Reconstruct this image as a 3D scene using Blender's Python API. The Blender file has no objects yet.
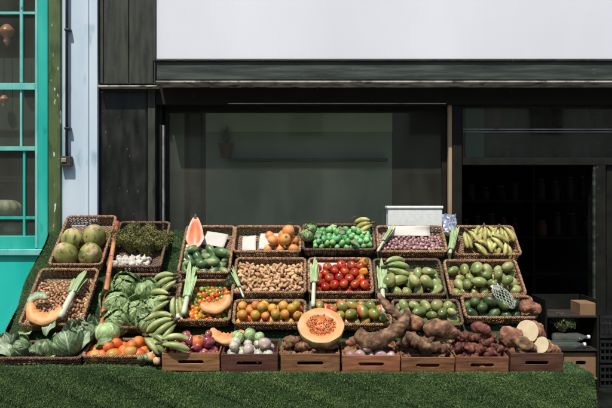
import bpy, math, random
import numpy as np
from mathutils import Vector, Matrix, Euler
random.seed(7); rng = np.random.default_rng(7)
sc = bpy.context.scene; COL = sc.collection
PI = math.pi; R = math.radians

# ---------------------------------------------------------------- camera
CZ = 1.55; FPX = 680.0
cd = bpy.data.cameras.new('camera'); cam = bpy.data.objects.new('camera', cd); COL.objects.link(cam)
cam.location = (0, 0, CZ); cam.rotation_euler = (PI/2, 0, 0)
cd.lens = 40; cd.sensor_width = 36; cd.clip_end = 400; cd.clip_start = .05
sc.camera = cam
# ---------------------------------------------------------------- world and sun
SUN_EL = 60; SUN_ROT = 200
w = bpy.data.worlds.new('World'); sc.world = w; w.use_nodes = True
nt = w.node_tree; bg = nt.nodes['Background']
sky = nt.nodes.new('ShaderNodeTexSky'); sky.sky_type = 'NISHITA'; sky.sun_disc = False
sky.sun_elevation = R(SUN_EL); sky.sun_rotation = R(SUN_ROT)
nt.links.new(sky.outputs[0], bg.inputs[0]); bg.inputs[1].default_value = 0.1
sd = bpy.data.lights.new('sun', 'SUN'); sun = bpy.data.objects.new('sun', sd); COL.objects.link(sun)
sd.energy = 3.7; sd.angle = R(.6); sd.color = (1, .95, .88)
sv = Vector((math.sin(R(SUN_ROT))*math.cos(R(SUN_EL)), math.cos(R(SUN_ROT))*math.cos(R(SUN_EL)), math.sin(R(SUN_EL))))
sun.rotation_euler = sv.to_track_quat('Z', 'Y').to_euler(); sun.location = (-3, -3, 9)
sc.view_settings.view_transform = 'Standard'; sc.view_settings.look = 'None'
sc.view_settings.gamma = 1; sc.view_settings.use_curve_mapping = False
sc.view_settings.exposure = 0.35

# ---------------------------------------------------------------- helpers
def W(px, py, d): return Vector(((px-306)/FPX*d, d, CZ-(py-204)/FPX*d))
SL = .853; SY, SZ = 5.0, .617          # plane of the basket rims: z = SZ + SL*(y-SY)
TILT = math.atan(SL)
NRM = Vector((0, -math.sin(TILT), math.cos(TILT)))
def on_slope(px, py, off=0.):
    k = (py-204)/FPX
    y = (CZ - SZ + SL*SY)/(SL+k)
    return W(px, py, y) + NRM*off

def tag(o, label=None, cat=None, group=None, kind=None):
    if label: o['label'] = label
    if cat: o['category'] = cat
    if group: o['group'] = group
    if kind: o['kind'] = kind
    return o
def empty(name, M=None):
    o = bpy.data.objects.new(name, None); COL.objects.link(o); o.empty_display_size = .05
    if M is not None: o.matrix_world = M
    return o
def link(name, mesh, parent=None, M=None):
    o = bpy.data.objects.new(name, mesh); COL.objects.link(o)
    if parent is not None: o.parent = parent
    if M is not None:
        if parent is None: o.matrix_world = M
        else: o.matrix_local = M
    return o

class MB:
    def __init__(s): s.v = []; s.f = []; s.m = []; s.n = 0
    def add(s, v, f, m=0):
        v = np.asarray(v, float).reshape(-1, 3)
        s.v.append(v); s.f += [tuple(int(i)+s.n for i in q) for q in f]
        s.m += ([m]*len(f) if np.isscalar(m) else list(m)); s.n += len(v); return s
    def box(s, x0, x1, y0, y1, z0, z1, m=0):
        v = [(x, y, z) for z in (z0, z1) for y in (y0, y1) for x in (x0, x1)]
        return s.add(v, [(0,2,3,1),(4,5,7,6),(0,1,5,4),(2,6,7,3),(0,4,6,2),(1,3,7,5)], m)
    def pbox(s, x0, x1, y0, y1, d0, d1, m=0):     # facade box given on its front face
        a = W(x0, y1, d0); b = W(x1, y0, d0)
        return s.box(a.x, b.x, d0, d1, a.z, b.z, m)
    def tube(s, pts, r, n=6, m=0, closed=False, caps=True, flat=1., up=(0,0,1), twist=0.):
        P = np.asarray(pts, float); N = len(P)
        r = np.full(N, r) if np.isscalar(r) else np.asarray(r, float)
        T = (np.roll(P, -1, 0)-np.roll(P, 1, 0)) if closed else np.gradient(P, axis=0)
        T /= np.linalg.norm(T, axis=1)[:, None]+1e-9
        U = np.asarray(up, float)
        A = np.cross(T, U); bad = np.linalg.norm(A, axis=1) < .05
        A[bad] = np.cross(T[bad], np.array([1., .3, 0]))
        A /= np.linalg.norm(A, axis=1)[:, None]; B = np.cross(A, T)
        ph = np.linspace(0, 2*PI, n, endpoint=False)[None, :] + twist*np.arange(N)[:, None]
        V = P[:, None] + r[:, None, None]*(np.cos(ph)[..., None]*A[:, None] + flat*np.sin(ph)[..., None]*B[:, None])
        f = []
        for i in range(N if closed else N-1):
            a = i*n; b = ((i+1) % N)*n
            for j in range(n):
                k = (j+1) % n; f.append((a+j, a+k, b+k, b+j))
        if caps and not closed:
            f.append(tuple(range(n))[::-1]); f.append(tuple((N-1)*n+j for j in range(n)))
        return s.add(V.reshape(-1, 3), f, m)
    def grid(s, V, m=0):
        a, b = V.shape[:2]
        f = [(i*b+j, i*b+j+1, (i+1)*b+j+1, (i+1)*b+j) for i in range(a-1) for j in range(b-1)]
        return s.add(V.reshape(-1, 3), f, m)
    def mesh(s, name, mats, smooth=True, uvs=None):
        me = bpy.data.meshes.new(name)
        v = np.concatenate(s.v); me.from_pydata(v.tolist(), [], s.f)
        for m in (mats if isinstance(mats, (list, tuple)) else [mats]): me.materials.append(m)
        me.polygons.foreach_set('material_index', s.m)
        me.polygons.foreach_set('use_smooth', [smooth]*len(s.f))
        if uvs is not None:
            ul = me.uv_layers.new(name='UVMap'); li = np.zeros(len(me.loops), int); me.loops.foreach_get('vertex_index', li)
            ul.data.foreach_set('uv', np.asarray(uvs)[li].ravel())
        me.update(); return me
    def build(s, name, mats, parent=None, smooth=True, M=None, bevel=0):
        me = s.mesh(name, mats, smooth)
        o = link(name, me, parent, M)
        if bevel:
            b = o.modifiers.new('bevel', 'BEVEL'); b.width = bevel; b.segments = 2; b.limit_method = 'ANGLE'; b.angle_limit = R(50)
        return o

def sph(f, nt_=14, np_=20, capk=0, capm=1):
    t = np.linspace(0, 1, nt_+1)[1:-1]; p = np.linspace(0, 2*PI, np_, endpoint=False)
    T, Pp = np.meshgrid(t, p, indexing='ij')
    V = f(T.ravel(), Pp.ravel())
    top = f(np.array([0.]), np.array([0.])); bot = f(np.array([1.]), np.array([0.]))
    V = np.concatenate([V, top, bot]); n = (nt_-1)*np_
    F = []; m = []
    for j in range(np_):
        k = (j+1) % np_
        F.append((n, j, k)); m.append(capm if capk > 0 else 0)
        for i in range(nt_-2):
            F.append((i*np_+j, (i+1)*np_+j, (i+1)*np_+k, i*np_+k)); m.append(capm if i+1 < capk else 0)
        a = (nt_-2)*np_; F.append((a+k, a+j, n+1)); m.append(0)
    return V, F, m

def hnoise(V, seed, amp, freq):
    """smooth pseudo noise from a few sines"""
    r = np.random.default_rng(seed); out = np.zeros(len(V))
    for _ in range(6):
        k = r.normal(size=3)*freq; out += np.sin(V@k + r.uniform(0, 6.28))
    return amp*out/2.4

# ---------------------------------------------------------------- materials
def lin(c):
    return tuple(((x/12.92) if x <= .04045 else ((x+.055)/1.055)**2.4) for x in c)
def mat(name, cols, scale=6, detail=3, rough=.5, bump=.2, bscale=60, rnd=.12, hue=.01, stretch=(1,1,1), spots=None,
        coat=0, sss=0, metal=0, spec=.5, distort=0, back=0):
    m = bpy.data.materials.new(name); m.use_nodes = True; n = m.node_tree; L = n.links.new
    b = n.nodes['Principled BSDF']; N = n.nodes.new
    tc = N('ShaderNodeTexCoord'); oi = N('ShaderNodeObjectInfo'); mp = N('ShaderNodeMapping')
    mp.inputs['Scale'].default_value = stretch
    ad = N('ShaderNodeVectorMath'); ad.operation = 'ADD'; ml = N('ShaderNodeMath'); ml.operation = 'MULTIPLY'; ml.inputs[1].default_value = 37.
    L(oi.outputs['Random'], ml.inputs[0]); L(tc.outputs['Object'], ad.inputs[0]); L(ml.outputs[0], ad.inputs[1]); L(ad.outputs[0], mp.inputs[0])
    no = N('ShaderNodeTexNoise'); no.inputs['Scale'].default_value = scale; no.inputs['Detail'].default_value = detail; no.inputs['Distortion'].default_value = distort
    L(mp.outputs[0], no.inputs[0])
    rp = N('ShaderNodeValToRGB'); L(no.outputs[0], rp.inputs[0]); e = rp.color_ramp.elements
    k = len(cols); 
    while len(e) < k: e.new(.5)
    for i, c in enumerate(cols):
        if len(c) == 2: pos, c = c
        else: pos = .33+.34*i/max(1, k-1)
        e[i].position = pos; e[i].color = (*c, 1)
    out = rp.outputs[0]
    if spots:
        sc_, sp, thr, wd = spots
        n2 = N('ShaderNodeTexNoise'); n2.inputs['Scale'].default_value = sp; n2.inputs['Detail'].default_value = 4; L(mp.outputs[0], n2.inputs[0])
        r2 = N('ShaderNodeValToRGB'); r2.color_ramp.elements[0].position = thr; r2.color_ramp.elements[1].position = thr+wd; L(n2.outputs[0], r2.inputs[0])
        mx = N('ShaderNodeMix'); mx.data_type = 'RGBA'; L(r2.outputs[0], mx.inputs[0]); L(out, mx.inputs[6]); mx.inputs[7].default_value = (*sc_, 1); out = mx.outputs[2]
    if rnd or hue:
        hs = N('ShaderNodeHueSaturation'); mr = N('ShaderNodeMapRange'); mr.inputs[3].default_value = 1-rnd; mr.inputs[4].default_value = 1+rnd
        L(oi.outputs['Random'], mr.inputs[0]); L(mr.outputs[0], hs.inputs['Value'])
        mm = N('ShaderNodeMath'); mm.operation = 'MULTIPLY'; mm.inputs[1].default_value = 7.31; fr = N('ShaderNodeMath'); fr.operation = 'FRACT'
        L(oi.outputs['Random'], mm.inputs[0]); L(mm.outputs[0], fr.inputs[0])
        mh = N('ShaderNodeMapRange'); mh.inputs[3].default_value = .5-hue; mh.inputs[4].default_value = .5+hue
        L(fr.outputs[0], mh.inputs[0]); L(mh.outputs[0], hs.inputs['Hue']); L(out, hs.inputs['Color']); out = hs.outputs[0]
    L(out, b.inputs['Base Color'])
    b.inputs['Roughness'].default_value = rough; b.inputs['Metallic'].default_value = metal
    b.inputs['Specular IOR Level'].default_value = spec
    if coat: b.inputs['Coat Weight'].default_value = coat; b.inputs['Coat Roughness'].default_value = .15
    if sss: b.inputs['Subsurface Weight'].default_value = sss; b.inputs['Subsurface Scale'].default_value = .01
    if bump:
        n3 = N('ShaderNodeTexNoise'); n3.inputs['Scale'].default_value = bscale; n3.inputs['Detail'].default_value = 3; L(mp.outputs[0], n3.inputs[0])
        bp = N('ShaderNodeBump'); bp.inputs['Strength'].default_value = bump; bp.inputs['Distance'].default_value = .004
        L(n3.outputs[0], bp.inputs['Height']); L(bp.outputs[0], b.inputs['Normal'])
        rr = N('ShaderNodeMapRange'); rr.inputs[1].default_value = .3; rr.inputs[2].default_value = .7; rr.inputs[3].default_value = max(.05, rough-.12); rr.inputs[4].default_value = min(1, rough+.15)
        L(no.outputs[0], rr.inputs[0]); L(rr.outputs[0], b.inputs['Roughness'])
    return m
def S(r, g, b): return lin((r/255, g/255, b/255))

M = {}
M['wicker'] = mat('dark_wicker', [S(76,54,40), S(144,108,78), S(194,158,118)], 60, 4, .55, .3, 120, .15, .01)
M['wicker_dark'] = mat('old_wicker', [S(54,38,30), S(100,74,56), S(142,110,84)], 60, 4, .6, .3, 120, .15, .01)
M['crate_tan'] = mat('tan_crate_wood', [S(110,72,44), S(146,98,60), S(168,120,80)], 5, 5, .6, .25, 60, .08, .01, (1, 4, 9), spots=(S(78,56,40), 22, .62, .1))
M['crate_brown'] = mat('brown_crate_wood', [S(94,60,38), S(126,82,50), S(148,104,68)], 5, 5, .6, .25, 60, .08, .01, (1, 4, 9), spots=(S(62,42,32), 22, .6, .1))
M['crate_red'] = mat('red_brown_crate_wood', [S(64,36,30), S(88,50,38), S(104,64,48)], 5, 5, .6, .25, 60, .08, .01, (1, 4, 9), spots=(S(44,28,24), 22, .6, .1))
M['teal'] = mat('teal_gloss_paint', [S(18,158,144), S(34,174,158), S(56,188,170)], 3, 5, .35, .06, 90, 0, 0, (1,1,.4), spots=(S(10,112,104), 9, .6, .18))
M['teal_pale'] = mat('pale_teal_paint', [S(92,182,172), S(126,200,190)], 5, 6, .45, .1, 90, 0, 0, spots=(S(60,128,120), 14, .66, .08))
M['green_post'] = mat('peeling_green_paint', [S(58,76,40), S(80,100,54), S(66,84,48)], 6, 6, .55, .3, 60, 0, 0, (1.6,1,.6), spots=(S(205,212,205), 13, .635, .02))
M['blue'] = mat('pale_blue_render', [S(170,192,206), S(188,206,218), S(205,218,226)], 2.2, 6, .6, .1, 40, 0, 0, (1,1,.35), spots=(S(150,176,190), 5, .62, .08))
M['teal_bright'] = mat('turquoise_panel_paint', [S(14,178,164), S(28,190,174), S(44,198,182)], 2.5, 6, .35, .08, 60, 0, 0, (1,1,.5), spots=(S(12,150,138), 7, .66, .12))
M['board'] = mat('weathered_olive_black_boards', [S(34,38,28), S(44,48,37), S(58,61,49)], 5, 7, .55, .2, 80, 0, 0, (4,1,.8), spots=(S(150,150,138), 24, .715, .02))
M['near_black'] = mat('worn_near_black', [S(15,18,13), S(22,25,19), S(34,34,27)], 4, 8, .4, .15, 70, 0, 0, (3,1,.9), spots=(S(140,134,120), 18, .72, .02))
M['frame_black'] = mat('black_frame_paint', [S(17,17,13), S(27,27,21)], 6, 6, .6, .15, 70, 0, 0, (1,1,1), spots=(S(90,88,80), 30, .74, .02), spec=.25)
M['fascia_grey'] = mat('scuffed_grey_fascia', [S(34,41,35), S(46,54,47), S(70,78,70)], 4, 8, .55, .2, 60, 0, 0, (.5,1,6), spots=(S(138,142,138), 24, .7, .04))
M['chipped_white'] = mat('chipped_white_edge', [S(120,118,110), S(168,165,158), S(196,192,184)], 7, 7, .6, .4, 60, 0, 0, spots=(S(72,70,64), 9, .55, .12))
M['white_sign'] = mat('white_sign_panel', [S(222,224,228), S(231,232,236)], 1.2, 6, .4, .02, 30, 0, 0, (1,1,.4), spots=(S(196,198,200), 26, .74, .04))
M['pale_wood'] = mat('bare_pale_wood', [S(150,124,96), S(172,148,118), S(134,100,80)], 8, 5, .6, .2, 60, 0, 0, (1,1,.15))
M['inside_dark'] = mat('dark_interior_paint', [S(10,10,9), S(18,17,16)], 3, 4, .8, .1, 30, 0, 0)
M['inside_green'] = mat('grey_green_reflection', [S(150,164,146), S(162,176,156)], 1.2, 4, .7, .05, 30, 0, 0, (1,1,3))
M['dull_teal'] = mat('dull_teal_card', [S(84,124,112), S(100,138,126)], 3, 4, .7, .05, 30, 0, 0)
M['slate_green'] = mat('slate_green_board', [S(48,60,54), S(60,72,66)], 1.5, 4, .7, .05, 30, 0, 0)
M['inside_pale'] = mat('pale_sage', [S(192,210,180), S(204,220,190)], 1.2, 4, .7, .05, 30, 0, 0)
M['terracotta'] = mat('terracotta', [S(104,58,44), S(124,70,54)], 12, 4, .8, .2, 60)
M['metal'] = mat('dull_metal', [S(150,152,150), S(186,188,186)], 10, 4, .35, .05, 60, metal=.6)
M['black_pipe'] = mat('black_pipe_paint', [S(20,22,26), S(34,36,40)], 8, 4, .4, .1, 60)
M['copper'] = mat('copper', [S(214,140,104), S(236,170,134)], 8, 3, .3, .03, 40, metal=.25)
M['paving'] = mat('worn_paving', [S(84,82,78), S(104,102,97), S(120,117,110)], 3, 8, .85, .3, 40, 0, 0)
M['turf_base'] = mat('turf_backing', [S(28,48,24), S(46,72,36)], 20, 3, .9, .2, 60, 0, 0)
M['paper'] = mat('white_paper', [S(192,186,176), S(208,203,194)], 5, 3, .7, .25, 14, .05, 0)
M['foam'] = mat('white_polystyrene', [S(222,226,222), S(236,238,234)], 30, 3, .6, .2, 200, .03, 0)
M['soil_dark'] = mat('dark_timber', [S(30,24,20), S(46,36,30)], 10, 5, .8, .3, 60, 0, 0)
M['cardboard'] = mat('brown_cardboard', [S(120,92,62), S(140,110,78)], 6, 4, .8, .1, 60, .05, 0)
# produce
M['coconut'] = mat('green_coconut_husk', [S(92,98,46), S(142,146,78), S(196,186,120)], 9, 5, .5, .35, 60, .12, .012, (1,1,.35), spots=(S(84,64,38), 22, .6, .06))
M['coconut_cap'] = mat('coconut_scar_highlight', [S(128,112,72), S(170,152,108), S(196,180,140)], 30, 3, .8, .4, 100)  # stem scar, paled to carry the highlight on top of the husk
M['orange'] = mat('orange_peel', [S(196,96,36), S(208,112,46), S(214,130,66)], 12, 2, .4, .35, 330, .06, .008, sss=.05)
M['orange_pale'] = mat('pale_orange_peel', [S(216,136,70), S(222,150,84), S(226,166,106)], 12, 2, .42, .3, 330, .05, .006, sss=.05)
M['citrus'] = mat('yellow_citrus_peel', [S(152,142,56), S(206,140,56), S(214,162,76)], 9, 2, .4, .35, 330, .1, .03, sss=.05)
M['tomato'] = mat('tomato_skin', [S(150,26,14), S(184,46,22), S(196,86,40)], 10, 2, .27, .02, 60, .15, .006, coat=.4, sss=.05)
M['calyx'] = mat('green_calyx', [S(58,84,34), S(88,112,48)], 60, 2, .6, .2, 200)
M['lime'] = mat('lime_skin', [S(78,142,80), S(116,178,108), S(160,204,142)], 14, 3, .4, .25, 200, .2, .03, sss=.05)
M['papaya_green'] = mat('green_papaya_skin', [S(56,84,50), S(88,116,70), S(150,166,114)], 10, 3, .35, .1, 60, .16, .01)
M['mango_green'] = mat('green_mango_skin', [S(96,110,58), S(132,142,84), S(176,172,112)], 9, 3, .35, .1, 80, .14, .02, spots=(S(98,92,52), 80, .68, .04))
M['mango_red'] = mat('red_mango_skin', [(.38, S(104,116,56)), (.5, S(150,140,66)), (.6, S(196,112,60)), (.72, S(160,58,42))], 11, 1, .33, .08, 80, .1, .02, coat=.2)
M['avocado'] = mat('avocado_skin', [S(34,50,30), S(58,78,42), S(90,106,60)], 12, 3, .35, .4, 140, .16, .012)
M['onion_red'] = mat('red_onion_skin', [S(96,32,44), S(134,58,62), S(176,110,96)], 12, 3, .3, .1, 60, .2, .025, (4,4,.6), coat=.15)
M['onion_white'] = mat('white_onion_skin', [S(150,156,126), S(184,178,158), S(198,190,172)], 12, 3, .35, .1, 60, .05, .015, (4,4,.6), coat=.1)
M['shallot'] = mat('mottled_purple_skin', [S(98,62,70), S(160,118,118), S(206,184,172)], 50, 3, .5, .2, 80, .25, .02)
M['garlic'] = mat('garlic_skin', [S(196,190,178), S(210,205,194)], 20, 3, .55, .2, 60, .05, 0, (4,4,.6))
M['ginger'] = mat('ginger_skin', [S(160,118,78), S(198,158,114), S(222,190,150)], 30, 4, .7, .4, 140, .14, .01)
M['nut'] = mat('brown_nut_shell', [S(116,80,54), S(176,132,94), S(214,176,136)], 40, 3, .6, .3, 140, .25, .01)
M['sweet_potato'] = mat('earthy_sweet_potato_skin', [S(92,60,42), S(138,96,68), S(176,134,100)], 24, 7, .85, .8, 90, .12, .01, spots=(S(96,66,48), 60, .52, .2))
M['sweet_red'] = mat('red_sweet_potato_skin', [S(66,34,28), S(104,56,42), S(144,90,70)], 24, 7, .75, .8, 90, .15, .01, spots=(S(70,40,34), 60, .52, .2))
M['yam'] = mat('yam_bark', [S(66,46,34), S(112,82,58), S(156,124,92)], 22, 8, .9, 1., 90, .1, .01, spots=(S(76,54,42), 26, .5, .25))
M['yam_flesh'] = mat('cut_yam_flesh', [S(194,176,138), S(208,192,158)], 20, 3, .6, .15, 80, .03, 0, sss=.1)
M['pepper'] = mat('orange_chilli_skin', [S(200,86,28), S(212,116,38), S(212,146,58)], 14, 2, .22, .03, 60, .1, .03, coat=.4)
M['pepper_green'] = mat('green_chilli_skin', [S(84,112,38), S(122,144,56)], 14, 2, .22, .03, 60, .15, .03, coat=.4)
M['yellow_pepper'] = mat('yellow_pepper_skin', [S(206,130,34), S(216,148,46)], 14, 2, .2, .03, 60, .03, .01, coat=.5)
M['banana_green'] = mat('green_banana_skin', [S(112,130,72), S(146,160,98), S(180,184,128)], 14, 3, .42, .1, 60, .12, .015, spots=(S(74,80,40), 60, .68, .04))
M['banana_yellow'] = mat('yellow_banana_skin', [S(140,142,74), S(180,172,100), S(200,192,134)], 14, 3, .42, .1, 60, .08, .015, spots=(S(110,84,40), 60, .66, .04))
M['stem'] = mat('brown_stem', [S(64,58,36), S(98,86,52)], 40, 3, .7, .3, 120)
M['flesh'] = mat('pumpkin_flesh', [S(208,130,74), S(216,146,90), S(222,162,110)], 14, 3, .5, .2, 120, .03, .006, sss=.15)
M['flesh_pale'] = mat('pale_pumpkin_flesh', [S(196,132,80), S(206,148,96), S(212,164,114)], 10, 3, .5, .15, 120, .03, .004, sss=.15)
M['pulp'] = mat('stringy_orange_pulp', [S(186,92,46), S(216,132,74), S(224,162,104)], 30, 5, .45, .9, 70, .03, .006, coat=.3)
M['seed'] = mat('pale_pumpkin_seed', [S(196,130,84), S(208,154,106)], 40, 2, .4, .1, 120)
M['rind'] = mat('mottled_pumpkin_rind', [S(98,104,60), S(160,148,96), S(196,180,128)], 12, 4, .5, .2, 60, .1, .01)
M['rind_green'] = mat('striped_green_rind', [S(56,82,50), S(98,122,80), S(176,186,150)], 14, 4, .4, .15, 60, .1, .01, (3,3,.5))
M['papaya_flesh'] = mat('papaya_flesh', [S(198,88,46), S(212,106,58), S(218,126,76)], 12, 3, .4, .2, 120, .02, .005, sss=.15)
M['leek_white'] = mat('leek_white', [S(180,188,156), S(200,205,184)], 30, 2, .45, .15, 60, .05, .01, (.2,5,5))
M['leek_green'] = mat('leek_green', [S(112,142,92), S(150,174,120), S(182,196,150)], 30, 3, .5, .2, 60, .1, .01, (.2,4,4))
M['cane'] = mat('sugarcane_rind', [S(128,52,40), S(176,104,70), S(206,160,104)], 5, 3, .4, .15, 60, .05, .01, (1,3,3))
M['cane_ring'] = mat('sugarcane_ring', [S(92,72,52), S(120,98,72)], 30, 3, .6, .2, 60)
M['herb'] = mat('olive_herb_leaf', [S(84,90,42), S(120,122,64), S(150,138,88)], 40, 3, .7, .1, 60, .1, .01)
M['net'] = mat('white_net', [S(200,204,192), S(214,216,208)], 40, 2, .5, .05, 60)
M['plastic_dark'] = mat('black_plastic', [S(20,21,22), S(32,33,34)], 8, 3, .4, .05, 60)
M['rope'] = mat('dark_goods', [S(44,34,28), S(74,58,44)], 8, 3, .6, .1, 60, .3, .05)

def leaf_mat(name, dark, light, vein, rough=.45):
    m = bpy.data.materials.new(name); m.use_nodes = True; n = m.node_tree; L = n.links.new; N = n.nodes.new
    b = n.nodes['Principled BSDF']; tc = N('ShaderNodeTexCoord'); sx = N('ShaderNodeSeparateXYZ'); L(tc.outputs['UV'], sx.inputs[0])
    def math_(op, a, c=None):
        q = N('ShaderNodeMath'); q.operation = op
        for i, v in enumerate((a, c)):
            if v is None: continue
            if isinstance(v, (int, float)): q.inputs[i].default_value = v
            else: L(v, q.inputs[i])
        return q.outputs[0]
    au = math_('ABSOLUTE', math_('SUBTRACT', sx.outputs[0], .5))
    side = math_('FRACT', math_('MULTIPLY', math_('SUBTRACT', sx.outputs[1], math_('MULTIPLY', au, .9)), 6.))
    sv_ = math_('ABSOLUTE', math_('SUBTRACT', side, .5))
    sv2 = N('ShaderNodeMapRange'); L(sv_, sv2.inputs[0]); sv2.inputs[1].default_value = 0.; sv2.inputs[2].default_value = .1; sv2.inputs[3].default_value = .7; sv2.inputs[4].default_value = 0
    mid = N('ShaderNodeMapRange'); L(au, mid.inputs[0]); mid.inputs[1].default_value = .008; mid.inputs[2].default_value = .045; mid.inputs[3].default_value = 1; mid.inputs[4].default_value = 0
    vn = math_('MAXIMUM', sv2.outputs[0], mid.outputs[0])
    no = N('ShaderNodeTexNoise'); no.inputs['Scale'].default_value = 28; no.inputs['Detail'].default_value = 5; L(tc.outputs['Object'], no.inputs[0])
    rp = N('ShaderNodeValToRGB'); rp.color_ramp.elements[0].position = .34; rp.color_ramp.elements[1].position = .66
    rp.color_ramp.elements[0].color = (*dark, 1); rp.color_ramp.elements[1].color = (*light, 1); L(no.outputs[0], rp.inputs[0])
    mx = N('ShaderNodeMix'); mx.data_type = 'RGBA'; L(vn, mx.inputs[0]); L(rp.outputs[0], mx.inputs[6]); mx.inputs[7].default_value = (*vein, 1)
    L(mx.outputs[2], b.inputs['Base Color']); b.inputs['Roughness'].default_value = rough
    bp = N('ShaderNodeBump'); bp.inputs['Strength'].default_value = .5; bp.inputs['Distance'].default_value = .004
    n3 = N('ShaderNodeTexNoise'); n3.inputs['Scale'].default_value = 90; n3.inputs['Detail'].default_value = 3; L(tc.outputs['Object'], n3.inputs[0])
    h = math_('ADD', math_('MULTIPLY', vn, .8), n3.outputs[0]); L(h, bp.inputs['Height']); L(bp.outputs[0], b.inputs['Normal'])
    return m
M['leaf_pale'] = leaf_mat('pale_cabbage_leaf', S(116,150,88), S(168,192,130), S(216,226,186))
M['leaf_mid'] = leaf_mat('lettuce_leaf', S(88,116,66), S(150,172,114), S(206,216,172))
M['leaf_dark'] = leaf_mat('savoy_leaf', S(66,92,56), S(114,138,92), S(172,188,150))
M['leaf_grey'] = leaf_mat('grey_green_leaf', S(108,128,96), S(150,166,132), S(196,206,178))

def glass_mat(name, tint=(1,1,1), refl=1., veil=.035):
    m = bpy.data.materials.new(name); m.use_nodes = True; n = m.node_tree; n.nodes.clear(); N = n.nodes.new; L = n.links.new
    o = N('ShaderNodeOutputMaterial'); mx = N('ShaderNodeMixShader'); t = N('ShaderNodeBsdfTransparent'); g = N('ShaderNodeBsdfGlossy'); fr = N('ShaderNodeFresnel')
    t.inputs[0].default_value = (*tint, 1); g.inputs['Roughness'].default_value = .03; g.inputs[0].default_value = (refl, refl, refl, 1); fr.inputs[0].default_value = 1.5
    no = N('ShaderNodeTexNoise'); no.inputs['Scale'].default_value = 3; bp = N('ShaderNodeBump'); bp.inputs['Strength'].default_value = .03; bp.inputs['Distance'].default_value = .05
    L(no.outputs[0], bp.inputs['Height']); L(bp.outputs[0], g.inputs['Normal'])
    ge = N('ShaderNodeNewGeometry'); mr = N('ShaderNodeMapRange'); mr.inputs[3].default_value = 1.5; mr.inputs[4].default_value = 1/1.5
    L(ge.outputs['Backfacing'], mr.inputs[0]); L(mr.outputs[0], fr.inputs[0])   # thin sheet: same reflectance from both sides
    L(fr.outputs[0], mx.inputs[0]); L(t.outputs[0], mx.inputs[1]); L(g.outputs[0], mx.inputs[2]); 
    df = N('ShaderNodeBsdfDiffuse'); df.inputs[0].default_value = (.58, .58, .46, 1); m2 = N('ShaderNodeMixShader'); tc = N('ShaderNodeTexCoord'); mp = N('ShaderNodeMapping'); mp.inputs['Scale'].default_value = (1.4, 1, .5)
    n2 = N('ShaderNodeTexNoise'); n2.inputs['Scale'].default_value = 2.2; n2.inputs['Detail'].default_value = 7; L(tc.outputs['Object'], mp.inputs[0]); L(mp.outputs[0], n2.inputs[0])
    m3 = N('ShaderNodeMapRange'); m3.inputs[1].default_value = .3; m3.inputs[2].default_value = .7; m3.inputs[3].default_value = veil*.5; m3.inputs[4].default_value = veil*1.5; L(n2.outputs[0], m3.inputs[0])  # uneven pale veil imitating hazy reflection, lifts the blacks behind the glass
    L(m3.outputs[0], m2.inputs[0]); L(mx.outputs[0], m2.inputs[1]); L(df.outputs[0], m2.inputs[2]); L(m2.outputs[0], o.inputs[0]); return m
M['glass'] = glass_mat('window_glass', (.86, .88, .85))
M['bottle'] = glass_mat('bottle_plastic', (.78, .88, .9), 1., .1)

def turf_mat():
    m = bpy.data.materials.new('plastic_grass'); m.use_nodes = True; n = m.node_tree; N = n.nodes.new; L = n.links.new
    b = n.nodes['Principled BSDF']; at = N('ShaderNodeAttribute'); at.attribute_name = 'tone'; rp = N('ShaderNodeValToRGB')
    e = rp.color_ramp.elements; e[0].position = 0; e[0].color = (*S(44,70,32), 1); e[1].position = 1; e[1].color = (*S(154,180,110), 1)
    q = e.new(.5); q.color = (*S(82,114,58), 1)
    L(at.outputs['Fac'], rp.inputs[0]); L(rp.outputs[0], b.inputs['Base Color']); b.inputs['Roughness'].default_value = .5
    return m
M['turf'] = turf_mat()

# ================================================================ THE SETTING
g = MB().box(-60, 60, -1.0, 6.1, -.2, 0).build('pavement', M['paving'], smooth=False); tag(g, kind='structure')
M['asphalt'] = mat('asphalt', [S(54,54,54), S(66,66,65)], 6, 8, .9, .3, 90, 0, 0)
g = MB().box(-60, 60, -9.0, -1.15, -.3, -.12).build('road', M['asphalt'], smooth=False); tag(g, kind='structure')
g = MB().box(-60, 60, -1.147, -1.003, -.3, .005).build('kerb', M['paving'], smooth=False); tag(g, kind='structure')
g = MB().box(2.0, 6, 4.95, 6.098, .004, .03).build('dark_slab', M['near_black'], smooth=False); tag(g, kind='structure')  # dark slab added over the paving to darken this bright corner
g = MB().box(-60, 60, -60, -9.003, -.3, 0).build('far_pavement', M['paving'], smooth=False); tag(g, kind='structure')
M['brick'] = mat('pale_render', [S(196,184,156), S(212,200,172)], 8, 6, .85, .2, 60, 0, 0)
ob = empty('unseen_terrace', Matrix.Translation((0, -12, 0))); tag(ob, 'long pale terrace across the street, out of view, added for its reflection in the shop window', 'building')  # terrace out of view, added to block sky and darken the window reflection
MB().box(-30, 30, -6, 0, 0.003, 9).build('wall', M['brick'], ob, False)
for i in range(-6, 7):
    for z in (1, 4, 6.6):
        wn = MB().box(i*4.3-.6, i*4.3+.6, .002, .06, z, z+1.7).build('window', M['frame_black'], ob, False)
g = MB().box(-40, 40, 6.104, 30, -.2, .02).build('shop_floor', M['inside_dark'], smooth=False); tag(g, kind='structure')

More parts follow.
